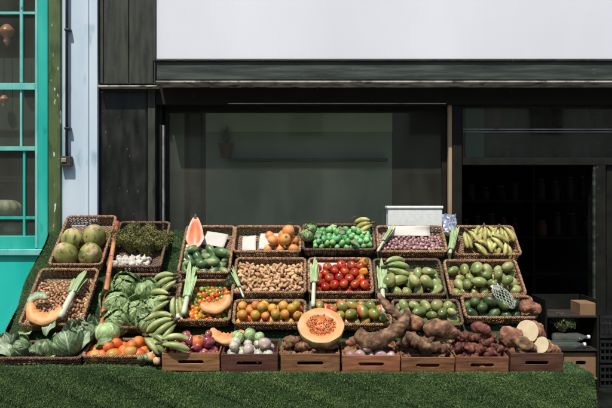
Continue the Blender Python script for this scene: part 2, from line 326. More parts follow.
# ---- neighbouring teal shopfront on the left
nb = empty('teal_shopfront', Matrix.Translation((-2.4, 6.0, 0)))
tag(nb, 'bright teal painted shopfront with a small paned sash window, left of the pale blue column', 'shopfront')
inv = nb.matrix_world.inverted()
def part(mb, name, m, root, smooth=False, bevel=0, label=None):
    o = mb.build(name, m, None, smooth, bevel=bevel); o.parent = root; o.matrix_parent_inverse = root.matrix_world.inverted()
    if label: o['label'] = label
    return o
D = 6.0
m = MB(); m.pbox(-260, 48, 256, 420, D, D+.12); part(m, 'lower_panel', M['teal_bright'], nb)
m = MB(); m.pbox(-260, 47.6, 249.3, 255.6, D-.035, D+.1); part(m, 'window_sill', M['teal_pale'], nb, bevel=.006)
m = MB(); m.pbox(-260, 35.9, 236, 249, D-.006, D+.1); part(m, 'bottom_rail', M['teal'], nb, bevel=.004)
m = MB(); m.pbox(36.2, 47.7, -160, 248.9, D-.004, D+.12); part(m, 'window_post', M['teal'], nb, bevel=.006)
m = MB(); m.pbox(35, 37.6, -159, 248, D-.012, D+.08); part(m, 'post_beading', M['teal_pale'], nb, bevel=.003)
for i, (x0, x1, y0, y1, mt, dd) in enumerate([
    (19.6, 22.6, -150, 82.5, 'teal_pale', .03), (-250, 34.8, 11.6, 14, 'teal_pale', .034), (-250, 34.8, 83, 89.5, 'teal_pale', .015),
    (19.8, 22, 90, 146, 'teal_pale', .03), (-250, 34.8, 146.4, 150.6, 'teal_pale', .015),
    (22.8, 25.2, 151, 235.8, 'teal', .03), (-250, 34.8, 216.6, 219.4, 'teal', .034), (-60, -57, -150, 235, 'teal', .03), (-140, -137, -150, 235, 'teal', .03)]):
    m = MB(); m.pbox(x0, x1, y0, y1, D+dd, D+dd+.03); part(m, 'glazing_bar', M[mt], nb, bevel=.002)
m = MB(); m.pbox(-255, 36, -155, 236, D+.05, D+.054); part(m, 'pane', M['glass'], nb)
m = MB(); m.pbox(-260, 48, -260, -160.5, D-.02, D+.2); part(m, 'top_board', M['teal'], nb)
m = MB(); a = W(-260, 0, D).x; b_ = W(48, 0, D).x
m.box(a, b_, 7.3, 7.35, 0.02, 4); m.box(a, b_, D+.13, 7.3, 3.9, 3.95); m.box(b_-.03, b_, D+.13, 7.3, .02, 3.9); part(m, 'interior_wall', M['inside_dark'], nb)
m = MB(); m.box(a, b_-.03, D+.07, D+.5, W(0, 238, D).z, W(0, 236, D).z+.005); part(m, 'display_shelf', M['soil_dark'], nb)
m = MB(); q0 = W(0, 88, 6.6); m.box(a, b_-.04, 6.6, 6.63, W(0, 147, 6.6).z, W(0, 58, 6.6).z); part(m, 'inner_board', M['slate_green'], nb)
m = MB(); m.box(a, b_-.04, 6.45, 6.72, W(0,182,6.5).z, W(0,176,6.5).z); part(m, 'inner_shelf', M['rope'], nb)

# ---- green peeling post, pale blue column
m = MB(); m.pbox(48.2, 60.2, -180, 430, 5.99, 6.16); o = m.build('timber_post', M['green_post'], smooth=False, bevel=.006)
tag(o, 'narrow olive green post with peeling paint between teal shopfront and blue column', 'post')
m = MB(); m.pbox(60.6, 97.6, -180, 430, 6.02, 6.3); m.pbox(86, 88.5, -180, 430, 6.008, 6.02); m.pbox(91, 97.4, -180, 430, 5.995, 6.02)
o = m.build('column', M['blue'], smooth=False, bevel=.005); tag(o, 'pale blue painted column with chalky weathering', 'column')
dp = empty('drainpipe', Matrix.Translation(W(67, 160, 5.99))); tag(dp, 'thin black pipe running down the blue column into a small box', 'pipe')
p0 = W(67, -180, 5.985); p1 = W(66.8, 158, 5.985)
m = MB(); m.tube([p0, (p0+p1)/2, p1], .0135, 10); part(m, 'pipe', M['black_pipe'], dp, True)
for y in (29, 128):
    m = MB(); m.pbox(64.2, 69.8, y-1, y+1.5, 5.965, 6.02); part(m, 'bracket', M['black_pipe'], dp, bevel=.003)
m = MB(); m.pbox(59.5, 70.6, 156, 166, 5.955, 6.015); part(m, 'junction_box', M['rope'], dp, bevel=.004)
m = MB(); m.pbox(61, 66, 158, 162, 5.945, 5.954); part(m, 'box_cover', M['metal'], dp, bevel=.003)

# ---- the greengrocer's shopfront
sf = empty('greengrocer_shopfront', Matrix.Translation((.5, 6.1, 0)))
tag(sf, 'black painted shopfront with wide window, dark doorway and blank white sign board above', 'shopfront')
DP = 6.05
m = MB()
xs = [98, 103.2, 128, 129.6, 148, 155]
m.pbox(98, 155.5, -180, 84, DP, 6.3)
for x0, x1 in ((98.3, 103), (104, 128.3), (129.8, 153)): m.pbox(x0, x1, -179, 83.4, DP-.014, DP)
part(m, 'upper_pilaster', M['board'], sf, bevel=.003)
m = MB(); m.pbox(97.9, 157, 85, 86.8, DP-.1, 6.3); part(m, 'pilaster_ledge', M['chipped_white'], sf, bevel=.004)
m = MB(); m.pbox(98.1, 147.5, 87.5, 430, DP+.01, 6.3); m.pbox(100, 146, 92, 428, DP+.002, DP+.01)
part(m, 'lower_pilaster', M['near_black'], sf, bevel=.003)  # lower pilaster in a much darker tone than the boards above
m = MB(); m.pbox(147.8, 155, 87.5, 430, DP-.004, 6.3); part(m, 'pilaster_moulding', M['board'], sf, bevel=.004)
DF = 5.86
m = MB(); m.pbox(156.5, 900, 61, 79.5, DF, 6.3); part(m, 'fascia', M['fascia_grey'], sf, bevel=.004)
m = MB(); m.pbox(155.8, 900, 80.6, 82.4, DF-.05, 6.32); part(m, 'fascia_ledge', M['chipped_white'], sf, bevel=.004)
m = MB(); m.pbox(155.6, 900, 59, 60.7, DF-.02, 6.3); m.pbox(152.6, 155.3, -180, 60.7, DF-.02, 6.3); part(m, 'sign_frame', M['board'], sf, bevel=.003)
m = MB(); m.pbox(155.8, 900, -180, 58.7, DF+.006, 6.2); part(m, 'sign_board', M['white_sign'], sf)
m = MB(); m.pbox(155.4, 900, 83.2, 104.5, 6.06, 6.3); part(m, 'window_head', M['frame_black'], sf, bevel=.004)
m = MB(); m.pbox(228, 446, 102.9, 103.8, 6.052, 6.06); part(m, 'head_bead', M['metal'], sf)
m = MB(); m.pbox(155.4, 162, 105, 430, 6.12, 6.34); part(m, 'window_jamb', M['frame_black'], sf, bevel=.004)
m = MB(); m.pbox(162.3, 164, 125, 425, 6.112, 6.2); part(m, 'jamb_trim', M['metal'], sf)
DG = 6.2
m = MB(); m.pbox(164.5, 447, 105, 112, DG-.03, DG+.05); m.pbox(164.5, 168, 112.2, 300, DG-.03, DG+.05); m.pbox(442, 447, 112.2, 300, DG-.03, DG+.05)
part(m, 'window_frame', M['frame_black'], sf, bevel=.004)
m = MB(); m.pbox(167, 443, 111, 300, DG, DG+.006); part(m, 'shop_window_pane', M['glass'], sf)
m = MB(); m.pbox(164.5, 447, 300.5, 430, DG-.03, DG+.05); part(m, 'stall_riser', M['near_black'], sf)
m = MB(); m.pbox(448.6, 452.2, 104.8, 430, 6.1, 6.16); part(m, 'bare_post', M['pale_wood'], sf, bevel=.004, label='pale unpainted timber post right of the shop window')
m = MB(); m.pbox(453, 462, 104.8, 430, 6.09, 6.32); part(m, 'door_post', M['frame_black'], sf, bevel=.004)
m = MB(); m.pbox(462.3, 900, 157.5, 165, 6.13, 6.3); part(m, 'transom_bar', M['frame_black'], sf, bevel=.004)
m = MB(); m.pbox(463, 900, 128.7, 129.8, 6.185, 6.197); m.pbox(463, 900, 131.4, 132.2, 6.185, 6.197); part(m, 'transom_bead', M['metal'], sf)
m = MB(); m.pbox(462.5, 900, 105, 157.2, DG, DG+.006); part(m, 'transom_pane', M['glass'], sf)
m = MB(); m.pbox(596, 606, 165.3, 430, 6.13, 6.3); part(m, 'door_jamb', M['frame_black'], sf, bevel=.004)
m = MB(); m.pbox(593.6, 595.6, 165.3, 420, 6.14, 6.17); part(m, 'jamb_edge', M['fascia_grey'], sf)
m = MB(); x0 = W(98, 0, 6.3).x
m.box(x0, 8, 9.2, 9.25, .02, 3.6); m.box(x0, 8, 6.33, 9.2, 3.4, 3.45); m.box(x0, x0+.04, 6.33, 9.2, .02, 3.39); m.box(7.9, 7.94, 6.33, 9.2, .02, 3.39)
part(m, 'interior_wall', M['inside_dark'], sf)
m = MB(); m.pbox(606.5, 900, 165.3, 430, 6.16, 6.3); part(m, 'right_panel', M['frame_black'], sf)
# grey-green panels behind the glass, imitating its soft reflection
m = MB(); a = W(206, 132, 6.62); b_ = W(392, 250, 6.62); m.box(a.x, b_.x, 6.62, 6.66, b_.z, a.z-.002); part(m, 'reflection_panel', M['inside_green'], sf)
m = MB(); c = W(206, 104, 6.62); m.box(a.x, b_.x, 6.6, 6.66, a.z, c.z+.1); part(m, 'reflection_band', M['inside_pale'], sf)
c = W(228, 158, 6.5); e_ = W(388, 161, 6.5); m = MB(); m.box(c.x, e_.x, 6.5, 6.618, e_.z, c.z); part(m, 'window_shelf', M['slate_green'], sf)
for x0_, x1_ in ((170, 184), (190, 200)):
    m = MB(); a = W(x0_, 110, 6.55); b_ = W(x1_, 240, 6.55); m.box(a.x, b_.x, 6.55, 6.6, b_.z, a.z+.05); part(m, 'display_panel', M['inside_green' if x0_ < 180 else 'fascia_grey'], sf)
m = MB(); a = W(466, 106, 6.5); b_ = W(484, 157, 6.5); m.box(a.x, b_.x, 6.5, 6.53, b_.z, a.z); part(m, 'display_panel', M['dull_teal'], sf)
# brickwork wall above both shops
m = MB().box(-12, 14, 6.3, 6.5, 4.95, 7.5).build('upper_wall', M['inside_pale'], smooth=False); tag(m, 'plain rendered wall above the shopfronts', 'wall')

# ================================================================ STAND AND TURF
XL, XR = -2.25, 1.93
def ztop(x):
    t = np.clip((np.asarray(x, float)+1.25)/.35, 0, 1); return .425 - .04*t*t*(3-2*t)
BO = -.115          # turf sits this far under the rim plane (normal)
def zs(y): return SZ + SL*(y-SY) + BO/math.cos(TILT)
m = MB()
yy = [(4.66, 0.01), (4.66, .36), (5.0, .36), (5.0, .42), (6.0, zs(6.0)-.03), (6.0, .01)]
def prism(x0, x1, prof):
    n = len(prof); v = [(x0, y, z) for y, z in prof]+[(x1, y, z) for y, z in prof]
    f = [tuple(range(n))[::-1], tuple(range(n, 2*n))]+[(i, (i+1) % n, n+(i+1) % n, n+i) for i in range(n)]
    return v, f
v, f = prism(XL+.02, XR-.02, [yy[0], yy[1], yy[2], (5.0, .01)]); m.add(v, f)
v, f = prism(XL+.02, 1.74, [(5.003, .01), (5.003, .42), yy[4], yy[5]]); m.add(v, f)
o = m.build('display_stand', M['soil_dark'], smooth=False); tag(o, 'long sloping timber display stand under the green turf, carrying all the produce', 'display stand')

# artificial turf: backing sheet plus blades
def turf_patch(fn, nu, nv, dens_area, n, seed, blade=.022, nrm=None):
    """fn(u,v)-> xyz, u,v in 0..1"""
    r = np.random.default_rng(seed)
    U, V = np.meshgrid(np.linspace(0, 1, nu), np.linspace(0, 1, nv), indexing='ij')
    G = fn(U.ravel(), V.ravel()).reshape(nu, nv, 3)
    u = r.uniform(0, 1, n); v = r.uniform(0, 1, n); P = fn(u, v)
    e = 1e-3; Tu = fn(u+e, v)-P; Tv = fn(u, v+e)-P; Nn = np.cross(Tu, Tv); Nn /= np.linalg.norm(Nn, axis=1)[:, None]
    return G, P, Nn
def wav(x, y): return .014*np.sin(x*5.1+1)+.012*np.sin(x*11.3+y*7)+.009*np.sin(x*23+y*13)
def f_front(u, v):     # hanging front, v from bottom to top, then rolls over
    x = XL + (XR-XL+.03)*u; zt = ztop(x); h = v
    ang = np.clip((h-.86)/.14, 0, 1)*PI/2
    y = 4.64 + wav(x, h*2)*(1-.6*h) - .02*(1-h); z = np.where(h < .86, h/.86*(zt-.035), zt-.035+.035*np.sin(ang)); y = y + .035*(1-np.cos(ang))
    return np.stack([x, y, z], 1)
def f_top(u, v):
    x = XL + (XR-XL+.03)*u; y = 4.675 + .34*v + wav(x, 0)*.4; z = ztop(x)+.004*np.sin(x*17+v*5)
    return np.stack([x, y, z], 1)
def f_slope(u, v):
    x = XL-.01 + (-.9-XL)*u + .02*np.sin(v*9); y = 5.02 + .97*v; z = SZ + SL*(y-SY) + BO/math.cos(TILT) + .01*np.sin(x*9+v*6)
    return np.stack([x, y, z], 1)
def f_slope2(u, v):
    x = -.9 + 2.64*u; y = 5.02 + .97*v; z = SZ + SL*(y-SY) + BO/math.cos(TILT) + .01*np.sin(x*9+v*6)
    return np.stack([x, y, z], 1)
def f_right(u, v):     # right end of table, hanging
    y = 4.66 + .36*u; h = v; zt = .385
    x = XR+.03 + .012*np.sin(u*9+1) + .03*(1-h); z = h*(zt-.005)
    return np.stack([x+0*u, y, z], 1)
def f_left(u, v):
    y = 6.0 - 1.33*u; zt = np.where(y < 5.02, .42, SZ + SL*(y-SY) + BO/math.cos(TILT)); zt = np.maximum(zt, .42)
    x = XL - .015 - .03*(1-v) + .01*np.sin(u*17); return np.stack([x, y, v*zt], 1)
base = MB(); BP = []; BN = []
for fn, nu, nv, n, sd_ in ((f_front, 120, 14, 190000, 1), (f_top, 90, 6, 36000, 2), (f_slope, 40, 16, 90000, 3), (f_slope2, 40, 16, 24000, 6), (f_right, 12, 8, 9000, 4), (f_left, 20, 10, 26000, 5)):
    G, P, Nn = turf_patch(fn, nu, nv, 0, n, sd_); base.grid(G); BP.append(P); BN.append(Nn)
mat_root = empty('turf_mat', Matrix.Translation((0, 4.66, 0))); tag(mat_root, 'green artificial grass mat draped over the stand and hanging down its front', 'turf mat')
part(base, 'backing', M['turf_base'], mat_root, True)
P = np.concatenate(BP); Nn = np.concatenate(BN); n = len(P)
Nn[(Nn[:, 1] > .2)] *= -1
r = np.random.default_rng(5)
clump = np.sin(P[:, 0]*31+2*np.sin(P[:, 2]*40))*.5 + np.sin(P[:, 0]*13+P[:, 2]*29)*.5
d = Nn*(.9) + r.normal(0, .42, (n, 3)) + np.array([0, 0, -.25]) + clump[:, None]*np.array([.3, 0, .1])
d /= np.linalg.norm(d, axis=1)[:, None]; Lb = r.uniform(.009, .021, n)[:, None]
sdv = np.cross(d, r.normal(size=(n, 3))); sdv /= np.linalg.norm(sdv, axis=1)[:, None]; wd = .0010
mid = P + d*Lb*.55 + np.array([0, 0, .001]); tip = P + d*Lb + np.array([0, 0, -.25])*Lb*r.uniform(.2, 1, (n, 1))
Vt = np.stack([P-sdv*wd, P+sdv*wd, mid+sdv*wd*.8, mid-sdv*wd*.8, tip], 1).reshape(-1, 3)
me = bpy.data.meshes.new('blades'); b5 = np.arange(n)*5
quads = np.stack([b5, b5+1, b5+2, b5+3], 1); tris = np.stack([b5+3, b5+2, b5+4], 1)
me.vertices.add(len(Vt)); me.vertices.foreach_set('co', Vt.ravel())
loops = np.concatenate([quads, tris], 1).ravel(); me.loops.add(len(loops)); me.loops.foreach_set('vertex_index', loops)
ls = np.stack([np.arange(n)*7, np.arange(n)*7+4], 1).ravel(); me.polygons.add(2*n); me.polygons.foreach_set('loop_start', ls)
me.update(calc_edges=True); me.validate()
big = np.sin(P[:, 0]*2.3+1)*np.sin(P[:, 0]*5.7+P[:, 2]*9)+.6*np.sin(P[:, 2]*27+2*np.sin(P[:, 0]*4))
tone = np.clip(r.normal(.42, .22, n)+.13*clump+.08*big, 0, 1); at = me.attributes.new('tone', 'FLOAT', 'POINT'); at.data.foreach_set('value', np.repeat(tone, 5))
me.materials.append(M['turf']); o = bpy.data.objects.new('blades', me); COL.objects.link(o); o.parent = mat_root; o.matrix_parent_inverse = mat_root.matrix_world.inverted(); o['kind'] = 'stuff'

# ================================================================ BASKETS
def frame(org, tilt):
    u = Vector((1, 0, 0)); v = Vector((0, math.cos(tilt), math.sin(tilt))); w_ = u.cross(v)
    Mx = Matrix((u, v, w_)).transposed().to_4x4(); Mx.translation = org; return Mx
def rrect(Wd, L, rad, step, off=0):
    hw, l0, l1 = Wd/2+off, -off, L+off; rad = rad+off
    pts = []
    for cx, cy, a0 in ((hw-rad, l0+rad, -90), (hw-rad, l1-rad, 0), (-hw+rad, l1-rad, 90), (-hw+rad, l0+rad, 180)):
        for k in range(4):
            a = R(a0+30*k); pts.append((cx+rad*math.cos(a), cy+rad*math.sin(a)))
    P = np.array(pts+pts[:1]); s = np.concatenate([[0], np.cumsum(np.linalg.norm(np.diff(P, axis=0), axis=1))])
    n = max(8, int(round(s[-1]/step/2))*2); t = np.linspace(0, s[-1], n, endpoint=False)
    Q = np.stack([np.interp(t, s, P[:, 0]), np.interp(t, s, P[:, 1])], 1)
    T = np.roll(Q, -1, 0)-np.roll(Q, 1, 0); T /= np.linalg.norm(T, axis=1)[:, None]; Nm = np.stack([T[:, 1], -T[:, 0]], 1)
    return Q, Nm
def wicker(Wd, L, h, label, Mx, mt='wicker', seed=0):
    r = np.random.default_rng(seed)
    root = empty('wicker_basket', Mx); tag(root, label, 'basket', 'wicker baskets of produce on the sloping stand')
    flare = .18
    m = MB(); Q, Nm = rrect(Wd, L, .03, .017); n = len(Q)
    rows = int(h/.0115)
    for k in range(rows):
        z = -h+.004+k*(h-.008)/max(1, rows-1); off = (z)*flare
        ph = (k % 2); amp = .0042*(np.where((np.arange(n)//1+ph) % 2 == 0, 1, -1))+r.normal(0, .0012, n)
        C = Q+Nm*(off+amp)[:, None]; zz = z+r.normal(0, .0012, n)+.002*np.sin(np.arange(n)*.35+k)
        m.tube(np.c_[C, zz], .0048*r.uniform(.85, 1.12), 5, closed=True, m=0)
    o = m.build('woven_sides', M[mt], root)
    m = MB()
    for i in range(0, n, 2):
        c0 = Q[i]+Nm[i]*(-h*flare); c1 = Q[i]+Nm[i]*.0; m.tube([(*c0, -h), (*c1, .004)], .0035, 5)
    m.build('stakes', M[mt], root)
    m = MB(); Q2, N2 = rrect(Wd, L, .03, .006)
    for s_ in range(3):
        a = np.arange(len(Q2))*.006/.05*2*PI + s_*2*PI/3
        cyc = round(len(Q2)*.006/.05); a = np.arange(len(Q2))/len(Q2)*2*PI*cyc + s_*2*PI/3
        C = Q2+N2*(.0075*np.cos(a))[:, None]; m.tube(np.c_[C, .004+.0075*np.sin(a)], .0062, 5, closed=True)
    m.build('rim', M[mt], root)
    m = MB(); hw = Wd/2-h*flare-.002
    ns = int((L-.04)/.011)
    for i in range(ns):
        y = .02+h*flare*.5+i*(L-.04-h*flare)/ns; xs_ = np.linspace(-hw, hw, 26)
        zz = -h+.003+.003*np.where((np.arange(26)+i) % 2 == 0, 1, -1); m.tube(np.c_[xs_, np.full(26, y), zz], .0058, 4, caps=False)
    m.build('base', M[mt], root)
    return root
BK = {}
def basket(key, fl, fr, fy, by, label, h=.10, mt='wicker'):
    A = on_slope(fl, fy); B = on_slope(fr, fy); C = on_slope(fl, by)
    L = (C.y-A.y)/math.cos(TILT); Wd = B.x-A.x
    Mx = frame((A+B)/2, TILT); wicker(Wd, L, h, label, Mx, mt, seed=len(BK)); BK[key] = (Mx, Wd, L, h)
basket('A1', 49, 101, 265, 217, 'wicker basket of green coconuts, top left corner of the display', .08)
basket('A2', 107, 160, 267, 223, 'wicker basket of dry olive herbs and garlic right of the coconuts', .08, 'wicker_dark')
basket('A3', 178, 229, 273, 227, 'wicker basket of green papayas with a cut papaya leaning in it', .08)
basket('A4', 233, 300, 252, 227, 'wicker basket holding pale oranges and two white cards', .08)
basket('A5', 303, 375, 250, 225, 'wicker basket piled with bright limes in the back row', .08, 'wicker_dark')
basket('A6', 379, 447, 252, 227, 'wicker basket of mottled purple shallots under the white foam box', .08)
basket('A7', 455, 521, 255, 227, 'wicker basket of yellow bananas at the back right beside the doorway', .08)
basket('B1', 19, 81, 325, 270, 'wicker basket of brown nuts with a leek and squash slices, below the coconuts', .08)
basket('B2', 101, 171, 328, 275, 'wicker basket of lettuces and green bananas below the herbs', .08, 'wicker_dark')
basket('B3', 174, 229, 321, 281, 'wicker basket of orange and green chillies', .08)
basket('B4', 233, 305, 293, 259, 'wicker basket heaped with knobbly tan ginger', .08)
basket('B5', 309, 373, 293, 259, 'wicker basket of ripe red tomatoes', .08)
basket('B6', 377, 446, 295, 260, 'wicker basket of pale green gourds below the shallots', .08, 'wicker_dark')
basket('B7', 451, 526, 295, 261, 'wicker basket of dull green mangoes below the yellow bananas', .08)
basket('C4', 233, 305, 324, 301, 'shallow wicker basket of yellow and green citrus below the ginger', .08)
basket('C5', 311, 391, 325, 301, 'wicker basket of red and green mangoes below the tomatoes', .08)
basket('C6', 395, 463, 325, 301, 'wicker basket of yellow green mangoes below the gourds', .08, 'wicker_dark')
basket('C7', 466, 537, 318, 297, 'wicker basket of dark avocados with a net bag on top', .08)
def tray(key, x0, x1, fy, d, L, tilt, label, h, mt):
    A = W(x0, fy, d); B = W(x1, fy, d); Mx = frame((A+B)/2, R(tilt)); wicker(B.x-A.x, L, h, label, Mx, mt, seed=50+len(BK)); BK[key] = (Mx, B.x-A.x, L, h)
tray('T1', -12, 79, 359, 4.72, .28, 12, 'low dark wicker tray of cabbages and squash at the front left corner', .06, 'wicker_dark')
tray('T2', 82, 146, 357, 4.73, .27, 14, 'low wicker tray of oranges and yellow fruit beside the first wooden crate', .065, 'wicker')

# ---- wooden crates
def slot_board(Wd, H, th, sw, sh, cz):
    n = 10; outer = [(-Wd/2, 0), (Wd/2, 0), (Wd/2, H), (-Wd/2, H)]
    inner = []
    for k in range(n+1): a = -PI/2+PI*k/n; inner.append((sw/2-sh/2+sh/2*math.cos(a), cz+sh/2*math.sin(a)))
    for k in range(n+1): a = PI/2+PI*k/n; inner.append((-sw/2+sh/2+sh/2*math.cos(a), cz+sh/2*math.sin(a)))
    import bmesh
    bm = bmesh.new(); vo = [bm.verts.new((x, 0, z)) for x, z in outer]; vi = [bm.verts.new((x, 0, z)) for x, z in inner]
    es = [bm.edges.new((vo[i], vo[(i+1) % 4])) for i in range(4)]+[bm.edges.new((vi[i], vi[(i+1) % len(vi)])) for i in range(len(vi))]
    bmesh.ops.triangle_fill(bm, use_beauty=True, edges=es)
    r_ = bmesh.ops.extrude_face_region(bm, geom=bm.faces[:]); bmesh.ops.translate(bm, vec=(0, th, 0), verts=[v for v in r_['geom'] if isinstance(v, bmesh.types.BMVert)])
    bmesh.ops.recalc_face_normals(bm, faces=bm.faces); me = bpy.data.meshes.new('front_board'); bm.to_mesh(me); bm.free(); return me
def crate(key, x0, x1, y0, y1, label, mt, d=4.70, tilt=8):
    A = W(x0, y1, d); B = W(x1, y1, d); Wd = B.x-A.x; H = (y1-y0)/FPX*d; L = .29
    Mx = frame((A+B)/2, R(tilt)); root = empty('wooden_crate', Mx); tag(root, label, 'crate', 'wooden crates along the front of the stall')
    me = slot_board(Wd-.004, H, .011, Wd*.44, .026, H*.5); me.materials.append(M[mt]); o = link('front_board', me, root)
    b = o.modifiers.new('bevel', 'BEVEL'); b.width = .0015; b.limit_method = 'ANGLE'
    o = link('back_board', me, root, Matrix.Translation((0, L-.011, 0)))
    for s_ in (-1, 1):
        m = MB(); xa = s_*(Wd/2-.002); xb = s_*(Wd/2-.011); m.box(min(xa, xb), max(xa, xb), .0115, L-.0115, .002, H-.002); m.build('side_board', M[mt], root, False, bevel=.0015)
        m = MB(); xb = s_*(Wd/2-.030); xa = s_*(Wd/2-.0115); m.box(min(xa, xb), max(xa, xb), .0115, .03, .012, H+.006); m.build('corner_post', M[mt], root, False, bevel=.0015)
    m = MB()
    for k in range(4): m.box(-Wd/2+.0125, Wd/2-.0125, .031+k*.06, .031+k*.06+.052, .003, .009)
    m.build('floor_slats', M[mt], root, False)
    BK[key] = (Mx @ Matrix.Translation((0, .012, H)), Wd-.03, L-.02, H-.045)
crate('D1', 162, 220, 352.5, 371, 'tan wooden crate of red onions, leftmost crate', 'crate_tan')
crate('D2', 221, 278, 353.5, 372.5, 'dark red brown wooden crate of white onions', 'crate_red')
crate('D3', 280.5, 340, 353.5, 372.5, 'wooden crate of sweet potatoes under the halved pumpkin', 'crate_brown')
crate('D4', 342, 400, 355, 373, 'wooden crate under the big bent yam', 'crate_tan')
crate('D5', 401, 454.5, 357, 373.5, 'wooden crate of pale brown twisted roots, between big yam and red roots', 'crate_brown')
crate('D6', 455.5, 508.5, 356.5, 373.5, 'wooden crate of small red brown roots', 'crate_brown')
crate('D7', 510, 563, 352.5, 372.5, 'rightmost wooden crate, holding cut yams with white faces', 'crate_red')

# ================================================================ PRODUCE MESHES
def sp(name, fn, mats, nt_=12, np_=16, capk=0):
    V, F, m_ = sph(fn, nt_, np_, capk); return MB().add(V, F, m_).mesh(name, mats)
def ellip(a, b, c, seed=0, amp=.0, freq=20, dimple=0, taper=0, ribs=0, ribamp=0, lobe=0):
    def f(t, p):
        th = t*PI; x = np.sin(th)*np.cos(p); y = np.sin(th)*np.sin(p); z = np.cos(th)
        k = 1+taper*z; V = np.stack([a*x*k, b*y*k, c*z], 1)
        V[:, 2] -= dimple*c*np.exp(-(th/.35)**2)+ -dimple*.5*c*np.exp(-((PI-th)/.3)**2)
        if ribs: V[:, :2] *= (1+ribamp*np.cos(ribs*p))[:, None]
        s_ = 1+hnoise(V/max(a, c), seed, amp, freq/8.); return V*s_[:, None]
    return f
VAR = {}
VAR['coconut'] = [sp('coconut', ellip(.1, .1, .105, s_, .035, 16, taper=-.1, ribs=3, ribamp=.03), [M['coconut'], M['coconut_cap']], 16, 24, 3) for s_ in range(3)]
VAR['orange'] = [sp('orange', ellip(.045, .045, .042, s_, .012, 14, .06), [M['orange'], M['calyx']], 12, 18, 1) for s_ in range(2)]
VAR['orange_pale'] = [sp('orange', ellip(.05, .05, .047, s_, .012, 14, .06), [M['orange_pale'], M['calyx']], 12, 18, 1) for s_ in range(2)]
VAR['citrus'] = [sp('citrus', ellip(.037, .037, .036, s_, .02, 14, .05), [M['citrus'], M['calyx']], 12, 18, 1) for s_ in range(3)]
VAR['tomato'] = [sp('tomato', ellip(.037, .037, .031, s_, .02, 12, .14, ribs=5, ribamp=.018), [M['tomato']], 12, 20) for s_ in range(3)]
VAR['lime'] = [sp('lime', ellip(.025, .025, .028, s_, .03, 12), [M['lime'], M['stem']], 9, 12, 1) for s_ in range(3)]
VAR['papaya'] = [sp('papaya', ellip(.034, .034, .062, s_, .03, 10, taper=-.18), [M['papaya_green'], M['stem']], 12, 14, 1) for s_ in range(3)]
VAR['mango_green'] = [sp('mango', ellip(.038, .033, .05, s_, .05, 9, taper=-.12), [M['mango_green'], M['stem']], 12, 14, 1) for s_ in range(4)]
VAR['mango_red'] = [sp('mango', ellip(.036, .033, .046, s_, .05, 9, taper=-.12), [M['mango_red'], M['stem']], 12, 14, 1) for s_ in range(4)]
VAR['avocado'] = [sp('avocado', ellip(.038, .038, .058, s_, .03, 9, taper=-.28), [M['avocado'], M['stem']], 12, 14, 1) for s_ in range(3)]
def onionf(r0, seed):
    e = ellip(r0, r0, r0*.82, seed, .02, 10)
    def f(t, p):
        V = e(t, p); th = t*PI; V[:, 2] += r0*.55*np.exp(-(th/.22)**2)-r0*.12*np.exp(-((PI-th)/.2)**2); return V
    return f
VAR['onion_red'] = [sp('red_onion', onionf(.036, s_), [M['onion_red'], M['nut']], 14, 16, 1) for s_ in range(3)]
VAR['onion_white'] = [sp('white_onion', onionf(.041, s_), [M['onion_white'], M['nut']], 14, 16, 1) for s_ in range(3)]
HEADS = []
M['turnip'] = mat('purple_tinged_skin', [(.4, S(186,176,158)), (.56, S(168,134,136)), (.7, S(128,80,98))], 9, 2, .35, .1, 60, .05, .01)
VAR['turnip'] = [sp('turnip', onionf(.041, s_), [M['turnip'], M['nut']], 14, 16, 1) for s_ in range(2)]
VAR['shallot'] = [sp('shallot', onionf(.0175, s_), [M['shallot'], M['nut']], 10, 10, 1) for s_ in range(3)]
def garlicf(seed):
    e = ellip(.026, .026, .02, seed, .02, 10, ribs=9, ribamp=.06)
    def f(t, p):
        V = e(t, p); V[:, 2] += .022*np.exp(-(t*PI/.25)**2); return V
    return f
VAR['garlic'] = [sp('garlic_bulb', garlicf(s_), [M['garlic']], 12, 36) for s_ in range(2)]
VAR['nut'] = [sp('nut', ellip(.0118, .0115, .0185, s_, .08, 10, ribs=2, ribamp=.08), [M['nut']], 7, 8) for s_ in range(4)]
def pepperf(seed):
    e = ellip(.019, .019, .021, seed, .12, 14, .15, ribs=4, ribamp=.12)
    return e
VAR['pepper'] = [sp('chilli', pepperf(s_), [M['pepper'], M['calyx']], 9, 16, 2) for s_ in range(4)]
VAR['pepper_green'] = [sp('chilli', pepperf(s_+7), [M['pepper_green'], M['calyx']], 9, 16, 2) for s_ in range(3)]
VAR['yellow_pepper'] = [sp('sweet_pepper', ellip(.036, .036, .046, s_, .05, 8, .2, ribs=4, ribamp=.09), [M['yellow_pepper'], M['calyx']], 14, 24, 2) for s_ in range(2)]
VAR['gourd'] = [sp('gourd', ellip(.042, .038, .06, s_, .05, 9, taper=-.22, ribs=5, ribamp=.05), [M['mango_green'], M['stem']], 14, 20, 1) for s_ in range(3)]
